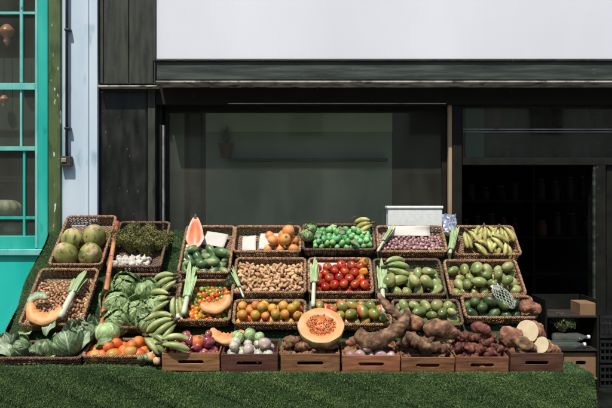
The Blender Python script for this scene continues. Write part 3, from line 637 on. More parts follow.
def rootmesh(name, mt, Ln, r0, seed, bend=.3, n=16, k=24, lumps=.12, cut=None, taper=1.):
    r_ = np.random.default_rng(seed); t = np.linspace(0, 1, k)
    c = np.cumsum(r_.normal(0, bend/k, (k, 2)), 0); P = np.c_[(t-.5)*Ln, c*Ln]
    rad = r0*(np.sin(PI*(.06+.88*t)**.85)**.55)*(1+lumps*np.sin(t*r_.uniform(8, 14)+r_.uniform(0, 6)))
    if cut: rad = r0*np.where(t < .5, np.sin(PI*(.06+.88*t))**.5, 1.)*(1+lumps*np.sin(t*11))
    m_ = MB().tube(P, rad, n, 0, up=(0, 0, 1)); V = m_.v[0]
    ns = hnoise(V/r0, seed+3, .14, 1.)+hnoise(V/r0, seed+9, .09, 2.6)+hnoise(V/r0, seed+5, .04, 6)
    cen = np.repeat(P, n, 0); m_.v[0] = cen+(V-cen)*(1+ns)[:, None]
    m_.m = [0]*(len(m_.f)); 
    if cut: m_.m[-1] = 1
    return m_.mesh(name, [M[mt]]+([M['yam_flesh']] if cut else []))
def gingermesh(seed):
    r_ = np.random.default_rng(seed); m_ = MB()
    for k in range(4):
        a = r_.uniform(0, 6.28); L_ = r_.uniform(.018, .032); o_ = np.array([r_.normal(0, .01), r_.normal(0, .008), r_.normal(0, .004)])
        dr = np.array([math.cos(a), math.sin(a), r_.normal(0, .3)]); t = np.linspace(0, 1, 7)
        rad = .0125*np.sin(PI*(.1+.82*t))**.5*(1+.12*np.sin(t*15)); m_.tube(o_+np.outer(t-.3, dr)*L_*1.5, rad, 8)
    return m_.mesh('ginger_root', [M['ginger']])
VAR['ginger'] = [gingermesh(s_) for s_ in range(6)]
VAR['sweet_potato'] = [rootmesh('sweet_potato', 'sweet_potato', .14, .03, s_, .8) for s_ in range(4)]
VAR['sweet_red'] = [rootmesh('red_root', 'sweet_red', .13, .022, s_+20, 1.) for s_ in range(5)]
VAR['cassava'] = [rootmesh('cassava_root', 'yam', .17, .024, s_+40, 1.3, lumps=.2) for s_ in range(4)]

def pack(n, r, Wd, L, h, seed, heap=1., gv=.25, it=170, cap=.075):
    q = np.random.default_rng(seed); r = np.broadcast_to(np.asarray(r, float), (n,)).copy()
    P = np.c_[q.uniform(-Wd/2, Wd/2, n), q.uniform(.02, L, n), q.uniform(0, .3, n)]
    for k in range(it):
        stp = .006*(1-k/it)+.0008
        P += np.array([0, -gv, -1])*stp
        for _ in range(2):
            D_ = P[:, None]-P[None]; dist = np.linalg.norm(D_, axis=2)+1e-9; mn = r[:, None]+r[None]; ov = np.clip(mn-dist, 0, None); np.fill_diagonal(ov, 0)
            P += (D_/dist[..., None]*ov[..., None]*.42).sum(1)*.8
            up = np.minimum(np.clip(P[:, 2]-h, 0, None)*.6, (Wd/2-r)*.3)
            lim = Wd/2-.012-r; P[:, 0] = np.clip(P[:, 0], -lim+up, lim-up)
            P[:, 1] = np.clip(P[:, 1], .014+r+up, L-.014-r-up); P[:, 2] = np.maximum(P[:, 2], r+.006)
    P[:, 2] -= h; return P, P[:, 2] < cap
def posword(u, v, Wd, L):
    a = 'front' if v < L*.36 else ('back' if v > L*.66 else 'middle'); b = 'left' if u < -Wd/6 else ('right' if u > Wd/6 else 'centre')
    if a == 'middle' and b == 'centre': return 'the middle'
    if a == 'middle': return 'the %s side' % b
    return 'the %s %s' % (a, b)
def rotm(mode, q):
    if mode == 'rand': return Euler((q.uniform(0, 6.28), q.uniform(0, 6.28), q.uniform(0, 6.28))).to_matrix().to_4x4()
    if mode == 'up': return (Matrix.Rotation(q.uniform(0, 6.28), 4, 'Z') @ Matrix.Rotation(q.normal(0, .5), 4, 'X') @ Matrix.Rotation(q.uniform(0, 6.28), 4, 'Z'))
    if mode == 'lie':   # z axis lying
        return Matrix.Rotation(q.uniform(0, 6.28), 4, 'Z') @ Matrix.Rotation(PI/2+q.normal(0, .25), 4, 'X') @ Matrix.Rotation(q.uniform(0, 6.28), 4, 'Z')
    if mode == 'flatx': return Matrix.Rotation(q.normal(0, .35), 4, 'Z') @ Matrix.Rotation(q.normal(0, .2), 4, 'Y') @ Matrix.Rotation(q.uniform(0, 6.28), 4, 'X')
    if mode == 'flat':  # x axis lying
        return Matrix.Rotation(q.uniform(0, 6.28), 4, 'Z') @ Matrix.Rotation(q.normal(0, .2), 4, 'Y') @ Matrix.Rotation(q.uniform(0, 6.28), 4, 'X')
calyx = None
def fill(key, kind, n, r, mode, name, look, cat, where, group, seed, region=None, child=None, gv=.25, sr=.1, drop=0, kinds=None, cap=.075):
    Mx, Wd, L, h = BK[key]; q = np.random.default_rng(seed+100)
    u0, u1, v0, v1 = region or (0, 1, 0, 1)
    w_ = Wd*(u1-u0); l_ = L*(v1-v0); cu = -Wd/2+Wd*(u0+u1)/2
    sc_ = q.uniform(1-sr, 1+sr, n); P, ok = pack(n, r*sc_, w_, l_, h, seed, gv=gv, cap=cap)
    for i in range(n):
        if not ok[i]: continue
        kd = kind if kinds is None else kinds[int(q.integers(len(kinds)))]
        me = VAR[kd][int(q.integers(len(VAR[kd])))]
        c = P[i]+np.array([cu, L*v0, -drop])
        X = Mx @ Matrix.Translation(c) @ rotm(mode, q) @ Matrix.Diagonal((sc_[i]*q.uniform(.9, 1.06), sc_[i]*q.uniform(.9, 1.06), sc_[i]*q.uniform(.88, 1.1), 1))
        o = link(name, me, None, X)
        lk = look[kd] if isinstance(look, dict) else look
        tag(o, '%s at %s of %s' % (lk, posword(c[0], c[1], Wd, L), where), cat, group)
        if child:
            link(child[0], child[1], o, Matrix.Translation((0, 0, .0)))
# tomato calyx
m_ = MB()
for k in range(5):
    a = 2*PI*k/5; t = np.linspace(0, 1, 5); P_ = np.stack([np.cos(a)*t*.017, np.sin(a)*t*.017, .0268+.004*np.sin(t*2)+.002*t], 1); m_.tube(P_, .0032*(1-t*.85), 4, flat=.4)
m_.tube([(0, 0, .024), (.001, 0, .036)], .0018, 5); CAL = m_.mesh('calyx', [M['calyx']])

fill('A1', 'coconut', 5, .092, 'up', 'coconut', 'pale green coconut', 'coconut', 'the top left basket', 'green coconuts', 3, sr=.06)
fill('A2', 'garlic', 30, .024, 'up', 'garlic_bulb', 'white garlic bulb', 'garlic', 'the herb basket', 'garlic bulbs in front of the herbs', 2, (.04, .8, .0, .36), drop=-.0)
fill('A3', 'papaya', 24, .039, 'lie', 'papaya', 'small green papaya', 'papaya', 'the papaya basket', 'small green papayas', 5, (0, 1, .0, .75))
fill('A4', 'orange_pale', 10, .05, 'rand', 'orange', 'large pale orange', 'orange', 'the back row orange basket', 'pale oranges', 6, (.42, 1, 0, .95))
fill('A5', 'lime', 190, .025, 'rand', 'lime', 'bright green lime', 'lime', 'the lime basket', 'limes', 7, (.12, 1, 0, .85))
fill('A6', 'shallot', 290, .0175, 'rand', 'shallot', 'small mottled purple shallot', 'shallot', 'the shallot basket', 'shallots', 8)
fill('B1', 'nut', 300, .0158, 'rand', 'nut', 'brown nut', 'nut', 'the nut basket', 'brown nuts', 9, gv=.1, drop=-.03, region=(.0,1,.0,.88))
fill('B3', 'pepper', 210, .0175, 'rand', 'chilli', {'pepper': 'small orange chilli', 'pepper_green': 'small green chilli'}, 'chilli', 'the chilli basket', 'small chillies', 10, (.16, 1, 0, 1), gv=.1, kinds=['pepper', 'pepper', 'pepper_green'])
fill('B4', 'ginger', 165, .024, 'flat', 'ginger_root', 'knobbly tan ginger root', 'ginger', 'the ginger basket', 'ginger roots', 11, gv=.1)
fill('B5', 'tomato', 52, .0365, 'up', 'tomato', 'ripe red tomato', 'tomato', 'the tomato basket', 'ripe tomatoes', 12, (0.04, 1, 0, .95), child=('calyx', CAL), gv=.15)
fill('B6', 'gourd', 24, .049, 'lie', 'gourd', 'pale green gourd', 'gourd', 'the gourd basket', 'pale green gourds', 13, (0, 1, 0, .75))
fill('B7', 'mango_green', 34, .045, 'lie', 'mango', 'dull green mango', 'mango', 'the basket below the yellow bananas', 'dull green mangoes', 14, sr=.18)
fill('C4', 'citrus', 40, .0365, 'rand', 'citrus', 'yellow citrus fruit', 'citrus', 'the citrus basket', 'yellow citrus fruit', 15)
fill('C5', 'mango_red', 42, .038, 'lie', 'mango', 'red and green mango', 'mango', 'the red mango basket', 'red and green mangoes', 16, sr=.2)
fill('C6', 'mango_green', 34, .042, 'lie', 'mango', 'yellow green mango', 'mango', 'the basket below the gourds', 'yellow green mangoes', 17, sr=.2)
fill('C7', 'avocado', 20, .044, 'lie', 'avocado', 'dark green avocado', 'avocado', 'the avocado basket', 'avocados', 18, (0, .85, 0, 1))
fill('T2', 'orange', 20, .039, 'rand', 'orange', 'bright orange', 'orange', 'the low front tray', 'oranges in the low front tray', 19, (.0, 1, 0, .95))
fill('D1', 'onion_red', 62, .036, 'rand', 'red_onion', 'shiny red onion', 'onion', 'the leftmost wooden crate', 'red onions', 20, sr=.2)
fill('D2', 'onion_white', 46, .041, 'rand', 'white_onion', {'onion_white': 'white onion', 'turnip': 'purple tinged onion'}, 'onion', 'the dark red brown crate', 'white onions', 21, sr=.2, cap=.04, kinds=['onion_white', 'onion_white', 'turnip'])
for i, (x, y, s_) in enumerate(((238, 337, .5), (250, 334, .46), (259, 337, .42))):
    HEADS.append((x, y, s_, ['left', 'middle', 'right'][i]))
fill('D3', 'sweet_potato', 40, .038, 'flatx', 'sweet_potato', 'earthy brown sweet potato', 'sweet potato', 'the crate under the halved pumpkin', 'sweet potatoes', 22, (0, 1, .12, 1), sr=.15, cap=.035)
fill('D5', 'cassava', 34, .037, 'flatx', 'cassava_root', 'twisted brown root', 'cassava root', 'the crate between big yam and red roots', 'twisted roots', 23, (0, 1, .14, 1), sr=.15)
fill('D6', 'sweet_red', 74, .031, 'flatx', 'red_root', 'red brown root', 'root vegetable', 'the crate of red roots', 'red brown roots', 24, (0, 1, .12, 1), sr=.2, cap=.1)
fill('D4', 'sweet_potato', 10, .05, 'flatx', 'sweet_potato', 'earthy root', 'sweet potato', 'the crate under the big bent yam', 'roots under the big yam', 25, (0, 1, .2, 1))
fill('D4', 'turnip', 6, .036, 'rand', 'turnip', 'pale round turnip', 'turnip', 'the crate under the big bent yam', 'pale turnips under the yam', 26, (.0, 1, 0, .34), drop=-.02)

# ---------------------------------------------------------------- hero produce
def place(P, yaw=0, pitch=0, roll=0, s=1, tilt=TILT):
    return frame(P, tilt) @ Matrix.Rotation(yaw, 4, 'Z') @ Matrix.Rotation(pitch, 4, 'Y') @ Matrix.Rotation(roll, 4, 'X') @ Matrix.Scale(s, 4)
def bananamesh(seed, mt, Ln=.17, r0=.0175, arch=1.1):
    r_ = np.random.default_rng(seed); t = np.linspace(0, 1, 14); a = arch*(t-.25)
    dx = np.cos(a); dz = -np.sin(a); P_ = np.stack([np.cumsum(dx)*Ln/14, np.zeros(14), np.cumsum(dz)*Ln/14+.01], 1)
    rad = r0*np.interp(t, [0, .12, .25, .5, .8, .93, 1], [.36, .42, .85, 1, .88, .5, .22])
    m_ = MB().tube(P_, rad, 10); V = m_.v[0].reshape(14, 10, 3); ph = np.arange(10)*2*PI/10
    V2 = P_[:, None]+(V-P_[:, None])*(1+.06*np.cos(5*ph))[None, :, None]; m_.v[0] = V2.reshape(-1, 3)
    m_.m = [0]*len(m_.f)
    for j in range(10): m_.m[j] = 1; m_.m[(12)*10+j] = 1
    m_.m[-1] = 1
    return m_.mesh('banana', [M[mt], M['stem']])
BG = [bananamesh(s_, 'banana_green', .2+.012*s_, .0215, 1.0+.15*s_) for s_ in range(3)]
BY = [bananamesh(s_, 'banana_yellow', .17+.012*s_, .0205, 1.1+.15*s_) for s_ in range(3)]
CR = MB().tube([(-.03, 0, .012), (-.005, 0, .014), (.012, 0, .008)], [.007, .011, .012], 8).mesh('stem', [M['stem']])
def bunch(X, n, fan, meshes, label, group, seed):
    r_ = np.random.default_rng(seed); root = empty('banana_bunch', X); tag(root, label, 'bananas', group)
    link('stem', CR, root)
    for k in range(n):
        f_ = (k/(n-1)-.5) if n > 1 else 0; lay = k % 2
        link('banana', meshes[int(r_.integers(len(meshes)))], root, Matrix.Translation((0, f_*.035, -.012*lay)) @ Matrix.Rotation(f_*fan, 4, 'Z') @ Matrix.Rotation(.22*lay+r_.normal(0, .05), 4, 'Y') @ Matrix.Rotation(-f_*.9, 4, 'X'))
    return root
gb = 'bunches of green bananas'
bunch(place(on_slope(178, 283, .05), R(200), 0, 0), 5, 1.0, BG, 'green banana bunch at the back right of the lettuce basket', gb, 1)
bunch(place(on_slope(172, 303, .05), R(190), 0, 0), 5, 1.1, BG, 'green banana bunch at the front right of the lettuce basket', gb, 2)
bunch(place(W(176, 321, 4.93), R(205), 0, 0, 1.1, R(30)), 6, 1.2, BG, 'large green banana bunch between the lettuce basket and the red onions', gb, 3)
bunch(place(W(160, 345, 4.70), R(5), -.1, 0, 1.05, R(20)), 3, .5, BG, 'green bananas lying over the corner of the red onion crate', gb, 4)
bunch(place(on_slope(179, 300, .04), R(-80), 0, 0, .95), 4, .5, BG, 'upright green banana bunch at the left of the chilli basket', gb, 5)
bunch(place(W(146, 337, 4.85), R(-30), 0, 0, 1, R(20)), 4, .7, BG, 'short green banana bunch above the orange tray corner', gb, 6)
bunch(place(on_slope(384, 272, .05), R(10), 0, 0, 1.1), 5, .9, BG, 'green banana bunch at the back left of the gourd basket', gb, 7)
yb = 'bunches of yellow bananas'
bunch(place(on_slope(466, 235, .04), R(-60), 0, 0), 5, 1.3, BY, 'yellow banana bunch at the left of the back right basket', yb, 8)
bunch(place(on_slope(483, 231, .05), R(-95), 0, 0), 5, 1.2, BY, 'yellow banana bunch in the middle of the back right basket', yb, 9)
bunch(place(on_slope(499, 232, .05), R(-80), 0, 0), 6, 1.5, BY, 'yellow banana bunch at the right of the back right basket', yb, 10)
bunch(place(on_slope(488, 243, .06), R(-50), 0, 0, .9), 5, 1.4, BY, 'yellow banana bunch at the front of the back right basket', yb, 11)
bunch(place(on_slope(474, 246, .04), R(-30), 0, 0, .9), 4, 1.2, BY, 'yellow banana bunch at the front left of the back right basket', yb, 13)
bunch(place(on_slope(503, 246, .04), R(-110), 0, 0, .85), 4, 1.2, BY, 'yellow banana bunch at the front right of the back right basket', yb, 14)
bunch(place(on_slope(372, 228, .05), R(190), 0, 0, .95), 5, 1.0, BY, 'yellow green banana bunch at the back right of the lime basket', yb, 12)

def head(name, R0, nl, mt, core, seed, flare=.3, ruffle=.05, span=1.1, open_=.3):
    q = np.random.default_rng(seed); mb = MB(); uvs = []
    V, F, mm = sph(ellip(R0*.86, R0*.86, R0*.8, seed, .04, 12), 12, 18); mb.add(V, F, 0); uvs.append(np.c_[np.full(len(V), .3), V[:, 2]/R0*.4+.5])
    for k in range(nl):
        lay = k/nl; phi = k*2.4+q.normal(0, .2); na, nb_ = 15, 13
        a = np.linspace(-1, 1, na); b = np.linspace(0, 1, nb_); B_, A_ = np.meshgrid(b, a, indexing='ij')
        reach = (.98-lay*.38)+q.normal(0, .03); th = PI*(.97-B_*reach)      # from the bottom upwards
        wdt = span*np.sin(PI*np.clip(.12+.83*B_, 0, 1))**.6; az = phi+A_*wdt*(1.0/(.55+.45*np.sin(th)))
        rr = R0*(.9+.12*lay) + R0*(flare*lay+open_*lay*lay)*B_**2.2
        edge = np.clip(np.abs(A_)**3+B_**6, 0, 1)
        rr = rr + R0*ruffle*edge*(np.sin(A_*9+B_*14+k)+.6*np.sin(A_*21+k*3+B_*9)) + R0*.015*np.sin(A_*30)*np.sin(B_*26)
        x = rr*np.sin(th)*np.cos(az); y = rr*np.sin(th)*np.sin(az); z = rr*np.cos(th)*.92
        mb.grid(np.stack([x, y, z], -1)); uvs.append(np.stack([(A_*.5+.5).ravel(), B_.ravel()], 1))
    me = mb.mesh(name, [M[mt]], True, np.concatenate(uvs)); return me
def put(name, me, X, label, cat, group=None):
    o = link(name, me, None, X); tag(o, label, cat, group); return o
lt = [head('lettuce', .1, 9, 'leaf_mid', 0, s_, .35, .07, 1.1, .3) for s_ in range(3)]
cb = head('cabbage', .098, 7, 'leaf_pale', 0, 5, .03, .015, 1.2, .0)
sv_m = head('savoy_cabbage', .085, 11, 'leaf_dark', 0, 8, .35, .08, 1.05, .3)
sg_m = head('leafy_cabbage', .08, 12, 'leaf_grey', 0, 9, .6, .14, 1.0, .6)
for i, (x, y, s_, mi, lb) in enumerate([(124, 286, 1.0, 0, 'back left'), (146, 290, .95, 1, 'back middle'), (117, 303, 1.05, 2, 'left side'), (137, 312, 1.05, 0, 'front middle'), (116, 320, .95, 1, 'front left'), (152, 306, .9, 2, 'right side'), (147, 322, .8, 1, 'front right')]):
    put('lettuce', lt[mi], place(on_slope(x, y, -.02), i*1.3, R(20*math.sin(i*2)), R(15*math.cos(i*3)), s_), 'ruffled green lettuce at the %s of the lettuce basket' % lb, 'lettuce', 'green lettuces')
put('cabbage', cb, place(W(107, 333, 4.93), .5, .2, -.4, .95, .4), 'smooth pale green cabbage behind the orange tray', 'cabbage')
put('savoy_cabbage', sv_m, place(W(67, 345, 4.80), 1, .3, -.5, 1.15, .4), 'dark leafy savoy cabbage in the low front left tray', 'cabbage')
put('leafy_cabbage', sg_m, place(W(84, 334, 4.92), 2, -.2, -.3, .95, .4), 'loose grey green cabbage behind the savoy', 'cabbage')
put('savoy_cabbage', sv_m, place(W(20, 349, 4.82), 2.5, .3, -.5, .8, .4), 'small dark cabbage at the left end of the low front tray', 'cabbage')
put('leafy_cabbage', sg_m, place(W(3, 346, 4.86), 1.5, .3, -.3, .8, .4), 'small pale leafy cabbage at the far left edge of the stall', 'cabbage')
for i, (x, y, s_) in enumerate([(307, 237, .55), (311, 231, .5)]):
    put('lettuce', lt[i], place(on_slope(x, y, .02), i, .2, 0, s_), 'small bright lettuce beside the limes, %s' % ('lower one' if i == 0 else 'upper one'), 'lettuce', 'small lettuces beside the limes')
for x, y, s_, w_ in HEADS:
    put('small_cabbage', cb, place(W(x, y, 4.86), x, .3, -.4, s_, .4), 'small pale green cabbage on the white onions, %s of three' % w_, 'cabbage', 'small cabbages on the white onions')
BULB = sp('onion', onionf(.034, 4), [M['ginger'], M['nut']], 14, 16, 1)
# squash, artichoke, small things in the front left tray
sq = sp('squash', ellip(.078, .078, .066, 3, .02, 9, .1, ribs=10, ribamp=.035), [M['rind_green'], M['stem']], 16, 40, 1)
put('squash', sq, place(W(45, 349, 4.8), .3, .5, -.9, 1, .4), 'striped grey green squash in the low front left tray', 'squash')
for i, (x, y, s_) in enumerate([(147, 358, .9), (141, 358, .8)]):
    put('melon', sq, place(W(x, y, 4.74-.02*i), i, .5, -.9, .42*s_, .4), 'tiny green squash beside the first crate, %s one' % ('right' if i == 0 else 'left'), 'squash', 'tiny squashes')
for i, (x, y, dd, s_, lb) in enumerate([(151, 357, 4.75, 1.1, 'pale brown bulb beside the first crate'), (156.5, 361, 4.70, .8, 'small brown bulb lying on the turf by the first crate')]):
    put('onion', BULB, place(W(x, y, dd), i, .3+i, 0, s_, .3), lb, 'onion')
YF = sp('quince', ellip(.045, .045, .052, 3, .05, 9, taper=-.1), [mat('yellow_quince_skin', [S(178,134,52), S(198,152,70)], 10, 3, .45, .1, 80), M['stem']], 12, 18, 1)
for i, (x, y, lb) in enumerate([(131, 352, 'right'), (113, 355, 'middle'), (96, 356, 'left')]):
    put('quince', YF, place(W(x, y, 4.77), i, 1.2, i, .95, .3), 'yellow oval fruit at the front %s of the low orange tray' % lb, 'quince', 'yellow oval fruit')
put('pomegranate', VAR['orange'][0], place(W(198, 342, 4.78), 0, .4, .2, 1.1, .3), 'single orange fruit lying on the red onions', 'orange')

# pumpkin slices (crescents) and the big half
def crescent(Ro, Ri, a0, a1, th, seed):
    n = 26; q = np.random.default_rng(seed); an = np.linspace(a0, a1, n); e = np.clip(np.sin(PI*(an-a0)/(a1-a0)), 0, 1)**.4
    ro = Ro*(.86+.14*e)+.003*np.sin(an*7); ri = Ri+(ro-Ri)*(1-e)*.6+.004*np.sin(an*11+1)+.003*np.sin(an*23)
    mid = (ro+ri)/2
    prof = [(ri, th), (ri*.35+ro*.65, th), (ro*.985, th*.9), (ro, th*.4), (ro*.99, -th*.5), (ri*.3+ro*.7, -th), (ri, -th*.6)]
    V = np.stack([np.stack([np.broadcast_to(r_, an.shape)*np.cos(an), np.broadcast_to(r_, an.shape)*np.sin(an), np.full(n, z_)], 1) for r_, z_ in prof], 1)
    k = len(prof); F = []; mm = []
    for i in range(n-1):
        for j in range(k):
            j2 = (j+1) % k; F.append((i*k+j, (i+1)*k+j, (i+1)*k+j2, i*k+j2)); mm.append([0, 0, 1, 1, 1, 0, 2][j])
    F.append(tuple(range(k))); mm.append(1); F.append(tuple((n-1)*k+j for j in range(k))[::-1]); mm.append(1)
    mb = MB().add(V.reshape(-1, 3), F, mm)
    root_mesh = mb.mesh('pumpkin_slice', [M['flesh'], M['rind'], M['pulp']])
    # pulp lumps along the inner edge
    mp_ = MB()
    for k_ in range(26):
        t = q.uniform(.15, .85); a = a0+(a1-a0)*t; rr_ = np.interp(a, an, ri)*q.uniform(.93, 1.06)
        v, f, _ = sph(ellip(.009, .006, .006, k_, .1, 9), 5, 7); v = v@np.array(Euler((0, 0, a)).to_matrix()).T + [rr_*math.cos(a), rr_*math.sin(a), th*q.uniform(.3, .95)]; mp_.add(v, f)
    return root_mesh, mp_.mesh('pulp', [M['pulp']])
def slice_at(P, yaw, args, label, tilt=TILT+.25, s=1):
    a, b = crescent(*args); X = place(P, yaw, 0, 0, s, tilt); o = put('pumpkin_slice', a, X, label, 'pumpkin slice'); link('pulp', b, o)
slice_at(on_slope(49, 313, .07), 0, (.155, .06, R(-195), R(-5), .022, 1), 'curved orange pumpkin slice lying on the nut basket')
slice_at(on_slope(215, 303, .06), R(15), (.14, .05, R(-165), R(-5), .02, 2), 'orange pumpkin slice on the front of the chilli basket')
slice_at(W(228, 329, 4.93), R(-5), (.145, .06, R(-172), R(-8), .02, 3), 'orange pumpkin slice lying between red and white onions', TILT)
gs, gp = crescent(.085, .02, R(20), R(200), .012, 6); gs.materials[0] = M['leaf_grey']; gs.materials[2] = M['flesh_pale']; gs.name = 'squash_slice'
put('squash_slice', gs, place(on_slope(40, 307, .06), 0, 0, 0, 1, TILT+.2), 'thin pale green squash slice behind the pumpkin slice on the nuts', 'squash slice')
def half(Rr):
    root = empty('halved_pumpkin', place(W(321, 325, 4.82), 0, 0, 0, 1, R(40))); tag(root, 'big halved pumpkin showing its pale face and seedy orange hollow', 'pumpkin')
    n = 48; p = np.linspace(0, 2*PI, n, endpoint=False)
    def rings(prof, m_):
        V = []
        for r_, z_, rb, nz in prof:
            rr = Rr*r_*(1+rb*np.cos(10*p)+nz*(np.sin(3*p+1)+.6*np.sin(7*p))); V.append(np.stack([rr*np.cos(p), rr*np.sin(p)*.97, np.full(n, z_*Rr)], 1))
        V = np.concatenate(V); k = len(prof); F = [(i*n+j, i*n+(j+1) % n, (i+1)*n+(j+1) % n, (i+1)*n+j) for i in range(k-1) for j in range(n)]
        F.append(tuple((k-1)*n+j for j in range(n))); m_.add(V, F)
    m_ = MB(); rings([(.985, .0, .01, 0), (1, -.03, .015, 0), (.99, -.2, .02, 0), (.9, -.5, .03, 0), (.66, -.78, .03, 0), (.3, -.9, .02, 0), (.08, -.86, 0, 0)], m_); m_.build('rind', M['rind'], root)
    m_ = MB(); rings([(.984, .0, .01, 0), (.95, .008, .01, 0), (.78, .006, .005, .01), (.62, .0, 0, .03), (.56, -.05, 0, .05), (.4, -.2, 0, .05), (.2, -.3, 0, .03)], m_); m_.m = [1 if i_ >= 3*n else 0 for i_ in range(len(m_.f))]; m_.build('flesh', [M['flesh_pale'], M['pulp']], root)
    q = np.random.default_rng(4); m_ = MB(); ms = MB()
    for k in range(190):
        a = q.uniform(0, 6.28); rr = .62*math.sqrt(q.uniform(0, 1))*Rr; zz = -.19*Rr+.21*Rr*(rr/(.62*Rr))**2+q.uniform(-.012, .008)+.02*math.cos(2*a)*(rr/Rr)
        v, f, _ = sph(ellip(.014, .004, .004, k, .25, 9), 5, 7); v = v@np.array(Euler(tuple(q.uniform(0, 6.28, 3))).to_matrix()).T + [rr*math.cos(a), rr*math.sin(a)*.95, zz]; m_.add(v, f)
    m_.build('pulp', M['pulp'], root)
    for k in range(36):
        a = q.uniform(0, 6.28); rr = .46*math.sqrt(q.uniform(0, 1))*Rr
        v, f, _ = sph(ellip(.008, .0045, .002, k, 0, 9), 5, 8); v = v@np.array(Euler(tuple(q.uniform(-1, 1, 3))).to_matrix()).T + [rr*math.cos(a), rr*math.sin(a)*.95, -.1*Rr+.08*Rr*(rr/(.5*Rr))**2+q.uniform(-.004, .012)]; ms.add(v, f)
    ms.build('seeds', M['seed'], root)
half(.166)
# cut papaya leaning upright
def papaya_half():
    X = frame(on_slope(195, 251, .03), R(62)) @ Matrix.Rotation(R(3), 4, 'Z'); root = empty('papaya_half', X); tag(root, 'halved orange papaya leaning upright at the back of the papaya basket', 'papaya')
    n = 18; t = np.linspace(0, 1, n); L_ = .285; y = t*L_; w0 = .078*np.interp(t, [0, .08, .3, .6, .88, 1], [.18, .62, 1, .82, .5, .28])
    k = 14; V = []
    for i in range(n):
        for j in range(k):
            a = PI*j/(k-1); V.append((w0[i]*math.cos(a), y[i], -w0[i]*.8*math.sin(a)))
    F = [(i*k+j, i*k+j+1, (i+1)*k+j+1, (i+1)*k+j) for i in range(n-1) for j in range(k-1)]; MB().add(V, F).build('skin', M['papaya_green'], root)
    G = np.zeros((n, 9, 3)); x = np.linspace(-1, 1, 9)
    for i in range(n):
        dep = .012*max(0, math.sin(PI*min(1, max(0, (t[i]-.1)/.75))))**.7
        G[i, :, 0] = x*w0[i]*.985; G[i, :, 1] = y[i]; G[i, :, 2] = .003-dep*np.exp(-(x/.45)**4)
    MB().grid(G).build('flesh', M['papaya_flesh'], root)
    MB().tube([(0, L_-.01, -.01), (0, L_+.02, -.008), (.003, L_+.035, -.005)], [.018, .013, .011], 8).build('stem', M['stem'], root)
papaya_half()

# leeks, canes
def along(P0, P1, up=NRM):
    x = (P1-P0).normalized(); z = (up-x*up.dot(x)).normalized(); y = z.cross(x); Mx = Matrix((x, y, z)).transposed().to_4x4(); Mx.translation = P0; return Mx, (P1-P0).length
def leek(Pr, Pt, label, r0=.016, leaves=6, seed=0, wf=.45):
    X, L_ = along(Pr, Pt); root = empty('leek', X); tag(root, label, 'leek', 'leeks laid between the baskets'); q = np.random.default_rng(seed)
    t = np.linspace(0, 1, 10); MB().tube(np.stack([t*L_*wf, 0*t, 0*t], 1), r0*np.interp(t, [0, .06, .15, 1], [.7, 1.25, 1, .95]), 12).build('shaft', M['leek_white'], root)
    m_ = MB()
    for k in range(14):
        a = q.uniform(0, 6.28); e = q.uniform(.01, .025); m_.tube([(0, r0*.5*math.cos(a), r0*.5*math.sin(a)), (-e*.6, r0*math.cos(a), r0*.8*math.sin(a)), (-e, 1.3*r0*math.cos(a), r0*math.sin(a)-.004)], .0007, 3)
    m_.build('roots', M['stem'], root)
    m_ = MB()
    for k in range(leaves):
        sd_ = (k/(leaves-1)-.5); t = np.linspace(0, 1, 12); xx = L_*(wf-.1)+t*L_*(1.12-wf)*q.uniform(.5, 1.05); yy_ = sd_*r0*(1+3.*t**1.4); zz = .004+.012*np.sin(t*2.4+k)*(1 if k % 2 else .4)+.004*(k % 3)-.03*t*t*q.uniform(0, 1)
        wd_ = r0*np.interp(t, [0, .3, .8, 1], [1.25, 1.15, .8, .08]); G = np.stack([np.stack([xx, yy_+s_*wd_, zz+abs(s_)*.35*wd_], 1) for s_ in (-1, -.5, 0, .5, 1)], 1); m_.grid(G)
    o = m_.build('leaves', M['leek_green'], root); sm = o.modifiers.new('solid', 'SOLIDIFY'); sm.thickness = .0016
leek(on_slope(62, 323, .06), on_slope(88, 270, .05), 'leek lying along the right side of the nut basket', .024, 5, 1, .55)
leek(on_slope(184, 318, .04), on_slope(196, 266, .06), 'leek with thick green leaves at the left side of the chilli basket', .02, 6, 2, .4)
leek(on_slope(313, 311, .05), on_slope(315, 256, .05), 'long leek between the ginger and tomato baskets, standing above the halved pumpkin', .016, 5, 3, .5)
leek(on_slope(383, 316, .04), on_slope(381, 262, .04), 'white leek between the two front mango baskets', .018, 5, 4, .5)
leek(on_slope(244, 300, .03), on_slope(231, 270, .04), 'thin green leek between the chilli and ginger baskets', .008, 3, 5, .4)
leek(on_slope(377, 256, .05), on_slope(396, 224, .05), 'yellowing leek left of the shallots', .011, 4, 6, .4)
leek(on_slope(449, 258, .05), on_slope(456, 226, .06), 'dull green leek between shallots and yellow bananas', .014, 4, 7, .2)
def cane(P0, P1, label, r0=.014, seed=0):
    X, L_ = along(P0, P1); root = empty('sugarcane', X); tag(root, label, 'sugarcane', 'sugarcane stalks'); k = 60; t = np.linspace(0, 1, k); seg = (t*6.3) % 1
    MB().tube(np.stack([t*L_, .006*np.sin(t*3), 0*t], 1), r0*(1-.1*t)*(1+.12*np.exp(-(np.minimum(seg, 1-seg)/.06)**2)), 12).build('stalk', M['cane'], root)
    m_ = MB()
    for j in range(1, 7): c = j/6.3; m_.tube([(c*L_-.003, .006*math.sin(c*3), 0), (c*L_+.003, .006*math.sin(c*3), 0)], r0*1.12, 12)
    m_.build('node_rings', M['cane_ring'], root)
cane(on_slope(101, 331, .02), on_slope(118, 224, .02), 'sugarcane stalk with reddish lower end between the coconut and herb columns', .02)
0 and cane(on_slope(448, 262, .0), on_slope(451, 208, .0), 'short pale sugarcane stalk beside the white foam box', .012, 2)

